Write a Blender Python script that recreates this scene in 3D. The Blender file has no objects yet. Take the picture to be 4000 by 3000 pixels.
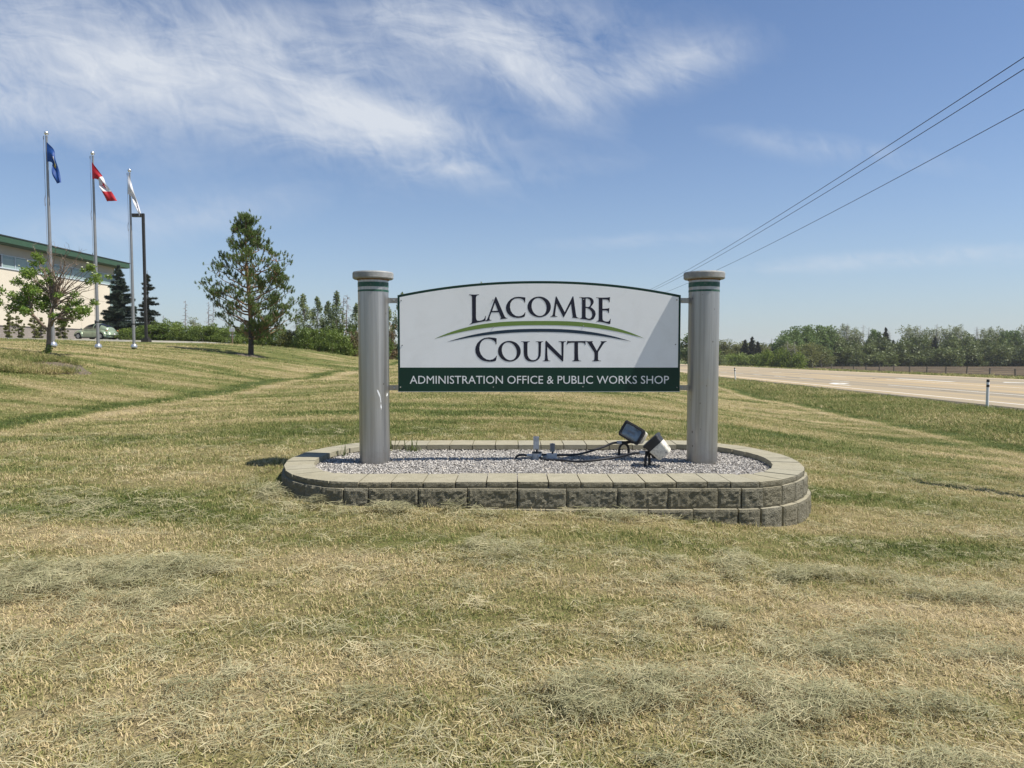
import bpy, bmesh, math, random
import numpy as np
from mathutils import Vector, Matrix
from mathutils.geometry import tessellate_polygon

C = bpy.context.scene
COL = C.collection
rnd = random.Random(7)
rng = np.random.default_rng(11)
R = math.radians

# ------------------------------------------------------------------ camera
FPX, PITCH, EYE = 2774.0, R(2.85), 1.6
cam_d = bpy.data.cameras.new('camera')
cam_d.sensor_width = 36.0
cam_d.lens = 36.0 * FPX / 4000.0
cam_d.clip_start = 0.05
cam_d.clip_end = 20000
cam = bpy.data.objects.new('camera', cam_d)
COL.objects.link(cam)
cam.location = (0, 0, EYE)
cam.rotation_euler = (math.pi / 2 - PITCH, 0, 0)
C.camera = cam

# ------------------------------------------------------------------ sun and sky
SUN_A, SUN_E = R(11.5), R(58)
SUN_DIR = Vector((math.cos(SUN_E) * math.cos(SUN_A), -math.cos(SUN_E) * math.sin(SUN_A), math.sin(SUN_E)))
sd = bpy.data.lights.new('sun', 'SUN')
sd.energy = 5.0
sd.angle = R(0.53)
sd.color = (1.0, 0.95, 0.87)
so = bpy.data.objects.new('sun', sd)
COL.objects.link(so)
so.rotation_euler = (-SUN_DIR).to_track_quat('-Z', 'Y').to_euler()

C.view_settings.view_transform = 'Standard'
C.view_settings.look = 'None'
C.view_settings.exposure = 0.50
C.view_settings.gamma = 1.0
C.view_settings.use_curve_mapping = False
C.render.engine = 'CYCLES'
C.cycles.max_bounces = 6
C.cycles.transparent_max_bounces = 8
C.cycles.use_denoising = True
C.cycles.volume_bounces = 1

world = bpy.data.worlds.new('World')
C.world = world
world.use_nodes = True


class NG:
    """small helper for building node graphs"""
    def __init__(s, tree):
        s.t = tree; s.n = tree.nodes; s.l = tree.links
    def node(s, typ, **kw):
        n = s.n.new(typ)
        for k, v in kw.items():
            setattr(n, k, v)
        return n
    def put(s, sock, v):
        if v is None:
            return
        if hasattr(v, 'is_output'):
            s.l.new(v, sock)
        else:
            sock.default_value = v
    def math(s, op, a, b=None, c=None, clamp=False):
        n = s.node('ShaderNodeMath', operation=op, use_clamp=clamp)
        for i, v in enumerate((a, b, c)):
            s.put(n.inputs[i], v)
        return n.outputs[0]
    def vmath(s, op, a, b=None, scale=None):
        n = s.node('ShaderNodeVectorMath', operation=op)
        s.put(n.inputs[0], a); s.put(n.inputs[1], b)
        if scale is not None:
            s.put(n.inputs['Scale'], scale)
        return n.outputs[0] if op not in ('DOT_PRODUCT', 'LENGTH') else n.outputs['Value']
    def noise(s, vec, scale=5.0, detail=4.0, rough=0.5, dist=0.0):
        n = s.node('ShaderNodeTexNoise')
        if vec is not None:
            s.l.new(vec, n.inputs['Vector'])
        n.inputs['Scale'].default_value = scale
        n.inputs['Detail'].default_value = detail
        n.inputs['Roughness'].default_value = rough
        n.inputs['Distortion'].default_value = dist
        return n.outputs['Fac']
    def ramp(s, fac, stops):
        n = s.node('ShaderNodeValToRGB')
        e = n.color_ramp.elements
        while len(e) < len(stops):
            e.new(0.5)
        for el, (p, c) in zip(e, stops):
            el.position = p
            el.color = tuple(c) + (1.0,) if len(c) == 3 else c
        s.put(n.inputs[0], fac)
        return n.outputs[0]
    def mix(s, fac, a, b, mode='MIX'):
        n = s.node('ShaderNodeMix', data_type='RGBA', blend_type=mode)
        s.put(n.inputs[0], fac)
        for sock, v in ((n.inputs[6], a), (n.inputs[7], b)):
            if not hasattr(v, 'is_output') and len(v) == 3:
                v = tuple(v) + (1.0,)
            s.put(sock, v)
        return n.outputs[2]
    def mapr(s, v, a, b, c=0.0, d=1.0, smooth=False):
        n = s.node('ShaderNodeMapRange')
        n.clamp = True
        if smooth:
            n.interpolation_type = 'SMOOTHSTEP'
        s.put(n.inputs[0], v)
        for i, x in zip((1, 2, 3, 4), (a, b, c, d)):
            n.inputs[i].default_value = x
        return n.outputs[0]


def build_world():
    g = NG(world.node_tree)
    g.n.clear()
    out = g.node('ShaderNodeOutputWorld')
    bg = g.node('ShaderNodeBackground')
    g.l.new(bg.outputs[0], out.inputs[0])
    sky = g.node('ShaderNodeTexSky', sky_type='NISHITA')
    sky.sun_disc = False
    sky.sun_elevation = SUN_E
    sky.sun_rotation = math.pi / 2 + SUN_A
    sky.altitude = 850
    sky.air_density = 1.0
    sky.dust_density = 0.3
    sky.ozone_density = 3.5
    geo = g.node('ShaderNodeTexCoord')
    d = geo.outputs['Generated']
    sep = g.node('ShaderNodeSeparateXYZ')
    g.l.new(d, sep.inputs[0])
    x, y, z = sep.outputs
    ys = g.math('MAXIMUM', y, 0.12)
    u = g.math('DIVIDE', x, ys)
    v = g.math('DIVIDE', z, ys)
    # streaky fibres of the cirrus: sheared and stretched coordinates
    comb = g.node('ShaderNodeCombineXYZ')
    g.put(comb.inputs[0], g.math('MULTIPLY', g.math('SUBTRACT', u, g.math('MULTIPLY', v, 0.15)), 1.0))
    g.put(comb.inputs[1], g.math('MULTIPLY', g.math('ADD', v, g.math('MULTIPLY', u, 0.24)), 2.1))
    p = comb.outputs[0]
    warp = g.node('ShaderNodeTexNoise')
    warp.inputs['Scale'].default_value = 3.0
    warp.inputs['Detail'].default_value = 3.0
    g.l.new(p, warp.inputs['Vector'])
    pw = g.vmath('ADD', p, g.vmath('SCALE', g.vmath('SUBTRACT', warp.outputs['Color'], (0.5, 0.5, 0.5)), scale=0.35))
    n1 = g.noise(pw, 4.2, 9.0, 0.62, 0.4)
    n2 = g.noise(pw, 14.0, 7.0, 0.62, 0.6)
    combs = g.node('ShaderNodeCombineXYZ')
    g.put(combs.inputs[0], g.math('MULTIPLY', g.math('ADD', u, g.math('MULTIPLY', v, 0.55)), 1.0))
    g.put(combs.inputs[1], g.math('MULTIPLY', g.math('SUBTRACT', v, g.math('MULTIPLY', u, 0.5)), 0.35))
    n3 = g.noise(combs.outputs[0], 30.0, 6.0, 0.65, 1.2)
    blobs = [  # cx, cy, rx, ry, angle, weight : bands of cirrus seen from this place
        (200, 240, 760, 150, 10, 0.88), (1000, 395, 740, 135, 15, 1.25), (1540, 495, 300, 80, 8, 1.05),
        (150, 450, 480, 110, 14, 0.75), (1250, 230, 520, 120, 14, 0.50), (1760, 160, 330, 80, 16, 0.95),
        (2090, 320, 240, 95, 32, 1.1), (2250, 170, 380, 130, 10, 0.32), (2590, 290, 240, 75, -14, 1.1),
        (1750, 672, 150, 30, -6, 0.62), (700, 100, 950, 140, 8, 0.38), (2000, 60, 600, 90, 5, 0.30),
        (3250, 600, 420, 45, 8, 0.42), (3330, 1025, 420, 30, -4, 0.62), (600, 870, 560, 80, -8, 0.42),
        (2500, 945, 350, 30, -3, 0.35), (2150, 690, 300, 40, -8, 0.18), (3900, 1000, 300, 40, 0, 0.4)]
    tot = None
    for cx, cy, rx, ry, a, w in blobs:
        cu, cv = (cx - 2000) / FPX, (1362 - cy) / FPX
        a = R(-a)
        ca, sa = math.cos(a), math.sin(a)
        du = g.math('SUBTRACT', u, cu)
        dv = g.math('SUBTRACT', v, cv)
        e1 = g.math('MULTIPLY_ADD', du, ca * FPX / rx, g.math('MULTIPLY', dv, sa * FPX / rx))
        e2 = g.math('MULTIPLY_ADD', du, -sa * FPX / ry, g.math('MULTIPLY', dv, ca * FPX / ry))
        r2 = g.math('MULTIPLY_ADD', e1, e1, g.math('MULTIPLY', e2, e2))
        k = g.math('MULTIPLY', g.math('POWER', 2.718, g.math('MULTIPLY', r2, -0.85)), w)
        tot = k if tot is None else g.math('ADD', tot, k)
    tot = g.math('MULTIPLY', tot, g.math('GREATER_THAN', y, 0.13))
    nz = g.math('ADD', g.math('MULTIPLY', n1, 0.54), g.math('ADD', g.math('MULTIPLY', n2, 0.30), g.math('MULTIPLY', n3, 0.16)))
    dens = g.math('ADD', g.math('MULTIPLY', tot, 0.57), g.math('MULTIPLY', g.math('SUBTRACT', nz, 0.5), g.math('ADD', 0.10, g.math('MINIMUM', g.math('MULTIPLY', tot, 4.2), 3.1))))
    # thin veil elsewhere in the sky
    veil = g.math('MULTIPLY', g.noise(d, 2.3, 6.0, 0.6, 0.8), 0.10)
    dens = g.mapr(g.math('ADD', dens, g.math('SUBTRACT', veil, 0.05)), 0.03, 1.12, 0.0, 0.92, False)
    up = g.mapr(z, 0.0, 0.10, 0.35, 1.0, True)
    dens = g.math('MULTIPLY', dens, up)
    # pale haze low over the horizon, all the way round
    haze = g.math('MULTIPLY', g.math('POWER', 2.718, g.math('MULTIPLY', g.math('MAXIMUM', z, 0.0), -6.8)), 0.80)
    clear = g.mix(1.0, sky.outputs[0], (0.955, 0.985, 1.045), 'MULTIPLY')
    col = g.mix(haze, clear, (3.5, 4.0, 4.45, 1.0))
    cloud = (5.9, 6.25, 6.8, 1.0)
    col = g.mix(dens, col, cloud)
    g.put(bg.inputs['Color'], col)
    bg.inputs['Strength'].default_value = 0.087


build_world()

# ------------------------------------------------------------------ generic builders
def tag(o, label=None, cat=None, group=None, kind=None):
    if label: o['label'] = label
    if cat: o['category'] = cat
    if group: o['group'] = group
    if kind: o['kind'] = kind
    return o


def empty(name, loc=(0, 0, 0), rz=0.0):
    o = bpy.data.objects.new(name, None)
    o.empty_display_size = 0.2
    o.location = loc
    o.rotation_euler = (0, 0, rz)
    COL.objects.link(o)
    return o


def link_mesh(name, me, mat=None, parent=None, smooth=False):
    if mat is not None:
        for m in (mat if isinstance(mat, (list, tuple)) else [mat]):
            me.materials.append(m)
    if smooth:
        me.polygons.foreach_set('use_smooth', np.ones(len(me.polygons), bool))
    o = bpy.data.objects.new(name, me)
    COL.objects.link(o)
    if parent is not None:
        o.parent = parent
    return o


def kids(o):
    return [c for c in COL.objects if c.parent == o]


def copy_tree(o, parent=None):
    c = o.copy()
    COL.objects.link(c)
    c.parent = parent
    for ch in list(o.children):
        copy_tree(ch, c)
    return c


class MB:
    """collects simple shapes and links them as one mesh object"""
    def __init__(s):
        s.v = []; s.f = []; s.m = []
    def add(s, verts, faces, mi=0):
        b = len(s.v)
        s.v += [tuple(p) for p in verts]
        s.f += [tuple(b + i for i in f) for f in faces]
        s.m += [mi] * len(faces)
        return s
    def box(s, c, size, rot=None, mi=0, taper=1.0):
        hx, hy, hz = size[0] / 2, size[1] / 2, size[2] / 2
        vs = []
        for z in (-1, 1):
            k = taper if z > 0 else 1.0
            for x, y in ((-1, -1), (1, -1), (1, 1), (-1, 1)):
                p = Vector((x * hx * k, y * hy * k, z * hz))
                if rot is not None:
                    p = rot @ p
                vs.append(p + Vector(c))
        return s.add(vs, [(3, 2, 1, 0), (4, 5, 6, 7), (0, 1, 5, 4), (1, 2, 6, 5), (2, 3, 7, 6), (3, 0, 4, 7)], mi)
    def tube(s, pts, radii, sides=6, cap=True, mi=0):
        pts = [Vector(p) for p in pts]
        if not hasattr(radii, '__len__'):
            radii = [radii] * len(pts)
        vs = []; n = len(pts)
        ref = Vector((0.31, 0.17, 0.93))
        for i, p in enumerate(pts):
            t = (pts[min(i + 1, n - 1)] - pts[max(i - 1, 0)])
            t = t.normalized() if t.length > 1e-9 else Vector((0, 0, 1))
            a = t.cross(ref)
            if a.length < 0.05:
                a = t.cross(Vector((1, 0, 0)))
            a.normalize(); b = t.cross(a)
            for k in range(sides):
                w = 2 * math.pi * k / sides
                vs.append(p + (a * math.cos(w) + b * math.sin(w)) * radii[i])
        fs = []
        for i in range(n - 1):
            for k in range(sides):
                k2 = (k + 1) % sides
                fs.append((i * sides + k, i * sides + k2, (i + 1) * sides + k2, (i + 1) * sides + k))
        if cap:
            fs.append(tuple(range(sides))[::-1])
            fs.append(tuple((n - 1) * sides + k for k in range(sides)))
        return s.add(vs, fs, mi)
    def lathe(s, prof, sides=24, c=(0, 0, 0), rot=None, mi=0, cap=True):
        vs = []; n = len(prof); c = Vector(c)
        for r, z in prof:
            for k in range(sides):
                w = 2 * math.pi * k / sides
                p = Vector((r * math.cos(w), r * math.sin(w), z))
                if rot is not None:
                    p = rot @ p
                vs.append(p + c)
        fs = []
        for i in range(n - 1):
            for k in range(sides):
                k2 = (k + 1) % sides
                fs.append((i * sides + k, i * sides + k2, (i + 1) * sides + k2, (i + 1) * sides + k))
        if cap:
            fs.append(tuple(range(sides))[::-1])
            fs.append(tuple((n - 1) * sides + k for k in range(sides)))
        return s.add(vs, fs, mi)
    def flat(s, loops, fn, mi=0):
        """filled polygon (first loop outer, the rest holes); fn maps a 2-D point to 3-D"""
        tri = tessellate_polygon([[Vector((p[0], p[1], 0)) for p in lp] for lp in loops])
        pts = [p for lp in loops for p in lp]
        v3 = [Vector(fn(*p)) for p in pts]
        fs = []
        for t in tri:
            fs.append(tuple(t))
        return s.add(v3, fs, mi)
    def prism(s, loop, fn0, fn1, mi=0):
        n = len(loop)
        tri = tessellate_polygon([[Vector((p[0], p[1], 0)) for p in loop]])
        vs = [fn0(*p) for p in loop] + [fn1(*p) for p in loop]
        fs = [tuple(t) for t in tri] + [tuple(n + i for i in t[::-1]) for t in tri]
        for i in range(n):
            j = (i + 1) % n
            fs.append((i, j, n + j, n + i))
        return s.add(vs, fs, mi)
    def mesh(s, name, fix=True):
        me = bpy.data.meshes.new(name)
        me.from_pydata(s.v, [], s.f)
        if len(set(s.m)) > 1:
            me.polygons.foreach_set('material_index', s.m)
        if fix:
            bm = bmesh.new(); bm.from_mesh(me)
            bmesh.ops.recalc_face_normals(bm, faces=bm.faces)
            bm.to_mesh(me); bm.free()
        return me
    def build(s, name, mat, parent=None, smooth=False, fix=True, angle=None):
        me = s.mesh(name, fix)
        o = link_mesh(name, me, mat, parent, smooth or angle is not None)
        if angle is not None:
            me.set_sharp_from_angle(angle=R(angle))
        return o


def ray(px, py):
    a, b = (px - 2000) / FPX, (1500 - py) / FPX
    return a, math.cos(PITCH) + b * math.sin(PITCH), -math.sin(PITCH) + b * math.cos(PITCH)


def on_y(px, py, y):
    """point of the place that stands at depth y along the photograph's ray"""
    d = ray(px, py); t = y / d[1]
    return Vector((d[0] * t, y, EYE + d[2] * t))


# ------------------------------------------------------------------ numpy noise
def vnoise(x, y, seed=0):
    x = np.asarray(x, float); y = np.asarray(y, float)
    xi = np.floor(x).astype(np.int64); yi = np.floor(y).astype(np.int64)
    xf, yf = x - xi, y - yi
    def h(a, b):
        n = (a * 374761393 + b * 668265263 + seed * 974711) & 0x7fffffff
        n = ((n ^ (n >> 13)) * 1274126177) & 0x7fffffff
        n = n ^ (n >> 16)
        return (n & 0xffff) / 65535.0
    sx, sy = xf * xf * (3 - 2 * xf), yf * yf * (3 - 2 * yf)
    return (h(xi, yi) * (1 - sx) + h(xi + 1, yi) * sx) * (1 - sy) + (h(xi, yi + 1) * (1 - sx) + h(xi + 1, yi + 1) * sx) * sy


def fbm(x, y, seed=0, oct=4):
    a, t, s = 1.0, 0.0, 0.0
    for i in range(oct):
        t = t + a * vnoise(x * 2 ** i, y * 2 ** i, seed + i * 17); s += a; a *= 0.5
    return t / s


def sstep(a, b, x):
    t = np.clip((np.asarray(x, float) - a) / (b - a), 0, 1)
    return t * t * (3 - 2 * t)


# ------------------------------------------------------------------ materials
def principled(name):
    m = bpy.data.materials.new(name)
    m.use_nodes = True
    g = NG(m.node_tree)
    b = m.node_tree.nodes['Principled BSDF']
    return m, g, b


def mat_simple(name, col, rough=0.6, metal=0.0, vary=0.12, scale=8.0, bump=0.0, bscale=60.0, spec=0.5, dirt=None, dirt_amt=0.0, coat=0.0):
    m, g, b = principled(name)
    tc = g.node('ShaderNodeTexCoord').outputs['Object']
    n = g.noise(tc, scale, 6.0, 0.6)
    lo = tuple(max(0, c * (1 - vary)) for c in col); hi = tuple(min(1, c * (1 + vary)) for c in col)
    c = g.ramp(n, [(0.3, lo), (0.7, hi)])
    if dirt is not None:
        n2 = g.noise(tc, scale * 1.7, 8.0, 0.7, 0.5)
        c = g.mix(g.math('MULTIPLY', g.mapr(n2, 0.48, 0.68), dirt_amt), c, dirt)
    g.put(b.inputs['Base Color'], c)
    b.inputs['Roughness'].default_value = rough
    b.inputs['Metallic'].default_value = metal
    b.inputs['Specular IOR Level'].default_value = spec
    b.inputs['Coat Weight'].default_value = coat
    if bump > 0:
        bn = g.node('ShaderNodeBump')
        bn.inputs['Strength'].default_value = bump
        bn.inputs['Distance'].default_value = 0.02
        g.put(bn.inputs['Height'], g.noise(tc, bscale, 5.0, 0.6))
        g.l.new(bn.outputs[0], b.inputs['Normal'])
    return m


def mat_leaf(name, dark, light, scale=1.6, trans=0.30, rand=0.25):
    m, g, b = principled(name)
    tc = g.node('ShaderNodeTexCoord').outputs['Object']
    oi = g.node('ShaderNodeObjectInfo')
    n = g.noise(tc, scale, 5.0, 0.65)
    isl = g.node('ShaderNodeNewGeometry').outputs['Random Per Island']
    f = g.math('ADD', g.math('MULTIPLY', n, 0.75), g.math('MULTIPLY', isl, 0.32))
    f = g.math('ADD', f, g.math('MULTIPLY', g.math('SUBTRACT', oi.outputs['Random'], 0.5), rand))
    c = g.ramp(f, [(0.28, dark), (0.80, light)])
    g.put(b.inputs['Base Color'], c)
    b.inputs['Roughness'].default_value = 0.55
    b.inputs['Specular IOR Level'].default_value = 0.35
    tr = g.node('ShaderNodeBsdfTranslucent')
    g.put(tr.inputs['Color'], g.mix(0.5, c, light))
    mx = g.node('ShaderNodeMixShader')
    mx.inputs[0].default_value = trans
    out = g.n['Material Output']
    g.l.new(b.outputs[0], mx.inputs[1]); g.l.new(tr.outputs[0], mx.inputs[2])
    g.l.new(mx.outputs[0], out.inputs['Surface'])
    return m
# ------------------------------------------------------------------ terrain height
CP = [(0,-4,-.1),(-6,-4,.0),(6,-4,-.3),(0,0,0),(-6,0,.15),(6,0,-.28),(0,3,.05),(-3,3,.1),(3,3,-.02),(-5,5,.22),
 (-2.7,5.9,.17),(-1.4,6.1,.165),(0,6.1,.15),(1.0,6.1,.12),(1.9,6.1,.035),(2.6,6.1,-.06),(3.4,6.9,-.08),(3.5,7.7,-.04),(3.4,8.8,.08),(2.3,9.6,.29),
 (0.3,9.6,.34),(-1.4,9.6,.36),(-2.6,8.7,.33),(-2.8,7.4,.25),(-5,9,.3),(5,6,-.13),(5.5,9.5,-.16),(8,6,-.42),(8,2,-.5),
 (-8.8,5,.27),(-8.8,12,.3),(-8.8,17,.3),(-8.8,21.5,.3),(-8.8,30,.3),(-8.8,40,.32),
 (-4,15,.42),(-4,25,.5),(-4,40,.5),(0,15,.40),(0,25,.45),(0,40,.42),(4,12,.06),(4,20,.2),(4,35,.22),(5.5,20,-.12),(6,30,-.12),(6.5,45,-.2),
 (10.9,3,-.72),(10.9,15,-.72),(11.3,25,-.76),(11.8,35,-.85),(12.7,60,-1.15),(14,94,-1.62),(15.6,0,-.45),(16.0,15,-.58),(16.4,25,-.68),(16.8,35,-.8),(17.7,60,-1.12),(18.9,94,-1.55),
 (-13,18,.87),(-13,12,.75),(-16.4,25,1.4),(-13,28,1.0),(-12,35,.85),(-19,30,1.62),(-19,33,1.58),(-19,36,1.6),(-15,40.7,1.19),(-11,40,.6),
 (-25,25,2.0),(-25,36,2.0),(-30,45,2.15),(-42,46,2.25),(-27,52,2.05),(-20,55,1.85),(-16.5,52,1.65),(-14,52,1.3),(-11.4,52,.76),(-8,55,.45),(-3,60,.4),
 (-20,15,1.4),(-20,5,1.2),(-36,66,2.28),(-47,70,2.5),(-47,85,2.5),(-47,40,2.4),(-20,66,1.3),(-12,66,.6),(-25,80,1.8),(-10,90,.2),(8,90,-1.0),
 (-60,60,2.5),(-60,100,2.4),(-40,110,2.0),(0,130,-1.2),(-40,160,1.0),(0,200,-2.6),(-60,200,0),(-100,100,2.0),(-100,0,2.0),(-30,-20,1.0),(10,-20,-.6)]
_P = np.array(CP, float)
def _U(r2):
    return np.where(r2 < 1e-9, 0, r2 * np.log(np.maximum(r2, 1e-9)))
def _solve():
    n = len(_P); S = 20.0
    xy = _P[:, :2] / S
    d = ((xy[:, None] - xy[None]) ** 2).sum(-1)
    A = np.zeros((n + 3, n + 3))
    A[:n, :n] = _U(d) + np.eye(n) * 0.002
    A[:n, n] = 1; A[:n, n + 1:] = xy
    A[n, :n] = 1; A[n + 1:, :n] = xy.T
    b = np.zeros(n + 3); b[:n] = _P[:, 2]
    return np.linalg.solve(A, b), xy, S
_W, _XY, _S = _solve()


def road_z(y):
    return -0.25 - 0.0126 * np.clip(y, -60, 300)
def road_u(x, y):
    return x - 0.0366 * y


def terrain(x, y):
    x = np.atleast_1d(np.asarray(x, float)); y = np.atleast_1d(np.asarray(y, float))
    cx, cy = np.clip(x, -110, 40), np.clip(y, -20, 210)
    n = len(_P)
    z = np.full(x.shape, _W[n]) + _W[n + 1] * cx / _S + _W[n + 2] * cy / _S
    for i in range(n):
        z += _W[i] * _U((cx / _S - _XY[i, 0]) ** 2 + (cy / _S - _XY[i, 1]) ** 2)
    far = sstep(140, 300, np.hypot(x + 20, y))
    z = z * (1 - far) + far * (-4.0)
    u = road_u(x, y); zr = road_z(y)
    prof = zr - 0.10 - 1.25 * sstep(43.0, 54, u) + 0.35 * sstep(56, 68, u)
    w = sstep(15.6, 17.3, u)
    z = z * (1 - w) + prof * w
    return z


# outline of the raised planter (stadium with elliptical ends)
BX0, BX1, BY, BA, BB = -1.40, 2.05, 7.80, 1.02, 1.46
def bed_inside(x, y, inset=0.0):
    a, b = BA - inset, BB - inset
    dx = np.where(x < BX0, (BX0 - x) / a, np.where(x > BX1, (x - BX1) / a, 0.0))
    return dx ** 2 + ((y - BY) / b) ** 2 < 1.0


def tz(x, y):
    return float(terrain(x, y)[0])


def tint(x, y):
    """0 = fresh green, 1 = dry straw"""
    u = road_u(x, y)
    wx = x + 0.8 * fbm(x * .3, y * .3, 3)
    t = 0.59 - 0.05 * sstep(6.5, 11, y) + 1.25 * (fbm(wx / 3.2, y / 0.6, 21) - 0.5) + 0.55 * (fbm(x / 1.1, y / 0.8, 5) - 0.5) + 0.75 * (fbm(x / 5.5 + 3, y / 4.5, 9) - 0.5) + 0.045 * np.sin(y * 6.283 / 1.25 + 1.6 * fbm(x / 4, y / 4, 12) * 3) * sstep(7, 12, y)
    t += 0.10 * sstep(6, 2.5, y)
    sw = x + 8.8 + 0.25 * (fbm(y / 2.0, y * 0, 33) - .5)
    on = sstep(6, 12, y)
    t -= 0.75 * np.exp(-(sw / 0.33) ** 2) * on
    t += 0.35 * np.exp(-((sw - 0.75) / 0.35) ** 2) * on
    d = u - 10.4
    t += 0.40 * np.exp(-(d / 0.28) ** 2) * sstep(8, 14, y)
    t -= 0.55 * np.exp(-((d - 0.75) / 0.4) ** 2) * (0.4 + fbm(x / 2, y / 3, 8))
    t -= 0.50 * sstep(10.9, 12.2, u) * sstep(24, 16, u)
    t -= 0.30 * sstep(43, 46, u)
    t -= 0.09 * sstep(-9, -12, x)
    t -= 0.45 * np.exp(-(((x - 3.6) / 1.0) ** 2 + ((y - 5.9) / 0.35) ** 2))
    return np.clip(t, 0.0, 1.0)


def grass_color(g, t, dark=1.0):
    return g.ramp(t, [(0.0, (0.070 * dark, 0.105 * dark, 0.024 * dark)), (0.32, (0.178 * dark, 0.202 * dark, 0.058 * dark)),
                      (0.62, (0.325 * dark, 0.282 * dark, 0.122 * dark)), (1.0, (0.52 * dark, 0.420 * dark, 0.240 * dark))])


def make_ground_mat():
    m, g, b = principled('lawn_soil')
    at = g.node('ShaderNodeAttribute', attribute_name='tint')
    pos = g.node('ShaderNodeNewGeometry').outputs['Position']
    n1 = g.noise(pos, 26.0, 5.0, 0.7)
    n2 = g.noise(pos, 2.2, 5.0, 0.6)
    mp = g.node('ShaderNodeMapping')
    mp.inputs['Scale'].default_value = (0.28, 1.5, 1.0)
    g.l.new(pos, mp.inputs['Vector'])
    n3 = g.noise(mp.outputs[0], 3.0, 6.0, 0.65, 0.3)
    t = g.math('ADD', at.outputs['Fac'], g.math('MULTIPLY', g.math('SUBTRACT', n1, 0.5), 0.75))
    t = g.math('ADD', t, g.math('MULTIPLY', g.math('SUBTRACT', n2, 0.5), 0.30))
    t = g.math('ADD', t, g.math('MULTIPLY', g.math('SUBTRACT', n3, 0.5), 0.75))
    # thatch and bare soil, darkened to paint in the shade between the blades
    thatch_shade = g.math('MULTIPLY', g.mapr(g.noise(pos, 55.0, 3.0, 0.75), 0.42, 0.62), 0.55)
    c = g.mix(thatch_shade, grass_color(g, t, 0.86), (0.062, 0.050, 0.027))
    g.put(b.inputs['Base Color'], c)
    b.inputs['Roughness'].default_value = 0.95
    b.inputs['Specular IOR Level'].default_value = 0.1
    bn = g.node('ShaderNodeBump')
    bn.inputs['Strength'].default_value = 0.9
    bn.inputs['Distance'].default_value = 0.05
    g.put(bn.inputs['Height'], g.math('ADD', g.noise(pos, 40.0, 4.0, 0.7), g.math('MULTIPLY', n3, 0.8)))
    g.l.new(bn.outputs[0], b.inputs['Normal'])
    return m


def axis(parts):
    out = []
    for a, b, s in parts:
        n = max(1, int(round((b - a) / s)))
        out += list(np.linspace(a, b, n, endpoint=False))
    return out


def build_ground():
    gx = np.array([-3500, -2200, -1400, -900, -600, -420] + axis([(-300, -60, 8), (-60, -14, .8), (-14, 14, .2), (14, 60, .8), (60, 300, 8)]) + [300, 420, 600, 900, 1400, 2200, 3500])
    gy = np.array([-400, -150, -60, -25] + axis([(-12, -3, 1), (-3, 14, .2), (14, 60, .5), (60, 130, 2), (130, 300, 8)]) + [300, 360, 450, 600, 800, 1100, 1600, 2400, 4000])
    X, Y = np.meshgrid(gx, gy)
    Z = terrain(X.ravel(), Y.ravel())
    x, y = X.ravel(), Y.ravel()
    Z = Z + 0.05 * (fbm(x / 1.6, y / 1.6, 2) - 0.5) * (np.abs(x) < 40) * (y < 60)
    Z = np.where(bed_inside(x, y, 0.2), np.minimum(Z, 0.30) - 0.12, Z)
    nx, ny = len(gx), len(gy)
    idx = np.arange(nx * ny).reshape(ny, nx)
    f = np.stack([idx[:-1, :-1], idx[:-1, 1:], idx[1:, 1:], idx[1:, :-1]], -1).reshape(-1, 4)
    me = bpy.data.meshes.new('lawn_ground')
    me.from_pydata(np.stack([x, y, Z], 1), [], f)
    a = me.attributes.new('tint', 'FLOAT', 'POINT')
    a.data.foreach_set('value', tint(x, y).astype(np.float32))
    o = link_mesh('lawn_ground', me, make_ground_mat(), None, True)
    tag(o, 'dry mown lawn rising to a low hill on the left', kind='structure')
build_ground()


# ------------------------------------------------------------------ road, field, parking lot
def strip(name, u0, u1, ys, mat, lift=0.0, zfun=road_z, nu=2, kind='structure', label=None, thick=0.0):
    mb = MB()
    us = np.linspace(u0, u1, nu)
    vs = []
    for yy in ys:
        for uu in us:
            vs.append((uu + 0.0366 * yy, yy, float(zfun(yy)) + lift))
    fs = []
    for i in range(len(ys) - 1):
        for j in range(nu - 1):
            a = i * nu + j
            fs.append((a, a + 1, a + nu + 1, a + nu))
    mb.add(vs, fs)
    if thick:
        for j, s in ((0, -1), (nu - 1, 1)):
            b = [(vs[i * nu + j][0] + s * 0.25, vs[i * nu + j][1], vs[i * nu + j][2] - thick) for i in range(len(ys))]
            t = [vs[i * nu + j] for i in range(len(ys))]
            n = len(ys)
            mb.add(t + b, [(i, i + 1, n + i + 1, n + i) for i in range(n - 1)])
    o = mb.build(name, mat, None, fix=True)
    return tag(o, label, kind=kind)


def make_road_mat():
    m, g, b = principled('tan_asphalt')
    pos = g.node('ShaderNodeNewGeometry').outputs['Position']
    mp = g.node('ShaderNodeMapping')
    mp.inputs['Rotation'].default_value = (0, 0, 0.0366)
    mp.inputs['Scale'].default_value = (0.55, 0.012, 1)
    g.l.new(pos, mp.inputs['Vector'])
    lanes = g.noise(mp.outputs[0], 1.1, 4.0, 0.6)
    n2 = g.noise(pos, 0.35, 6.0, 0.65)
    n3 = g.noise(pos, 30.0, 3.0, 0.7)
    c = g.ramp(lanes, [(0.38, (0.215, 0.190, 0.142)), (0.50, (0.335, 0.270, 0.172)), (0.64, (0.41, 0.298, 0.155))])
    c = g.mix(g.math('MULTIPLY', g.mapr(n2, 0.55, 0.8), 0.5), c, (0.30, 0.27, 0.23))
    c = g.mix(g.math('MULTIPLY', n3, 0.35), c, (0.25, 0.21, 0.16))
    g.put(b.inputs['Base Color'], c)
    b.inputs['Roughness'].default_value = 0.9
    b.inputs['Specular IOR Level'].default_value = 0.2
    return m
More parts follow.
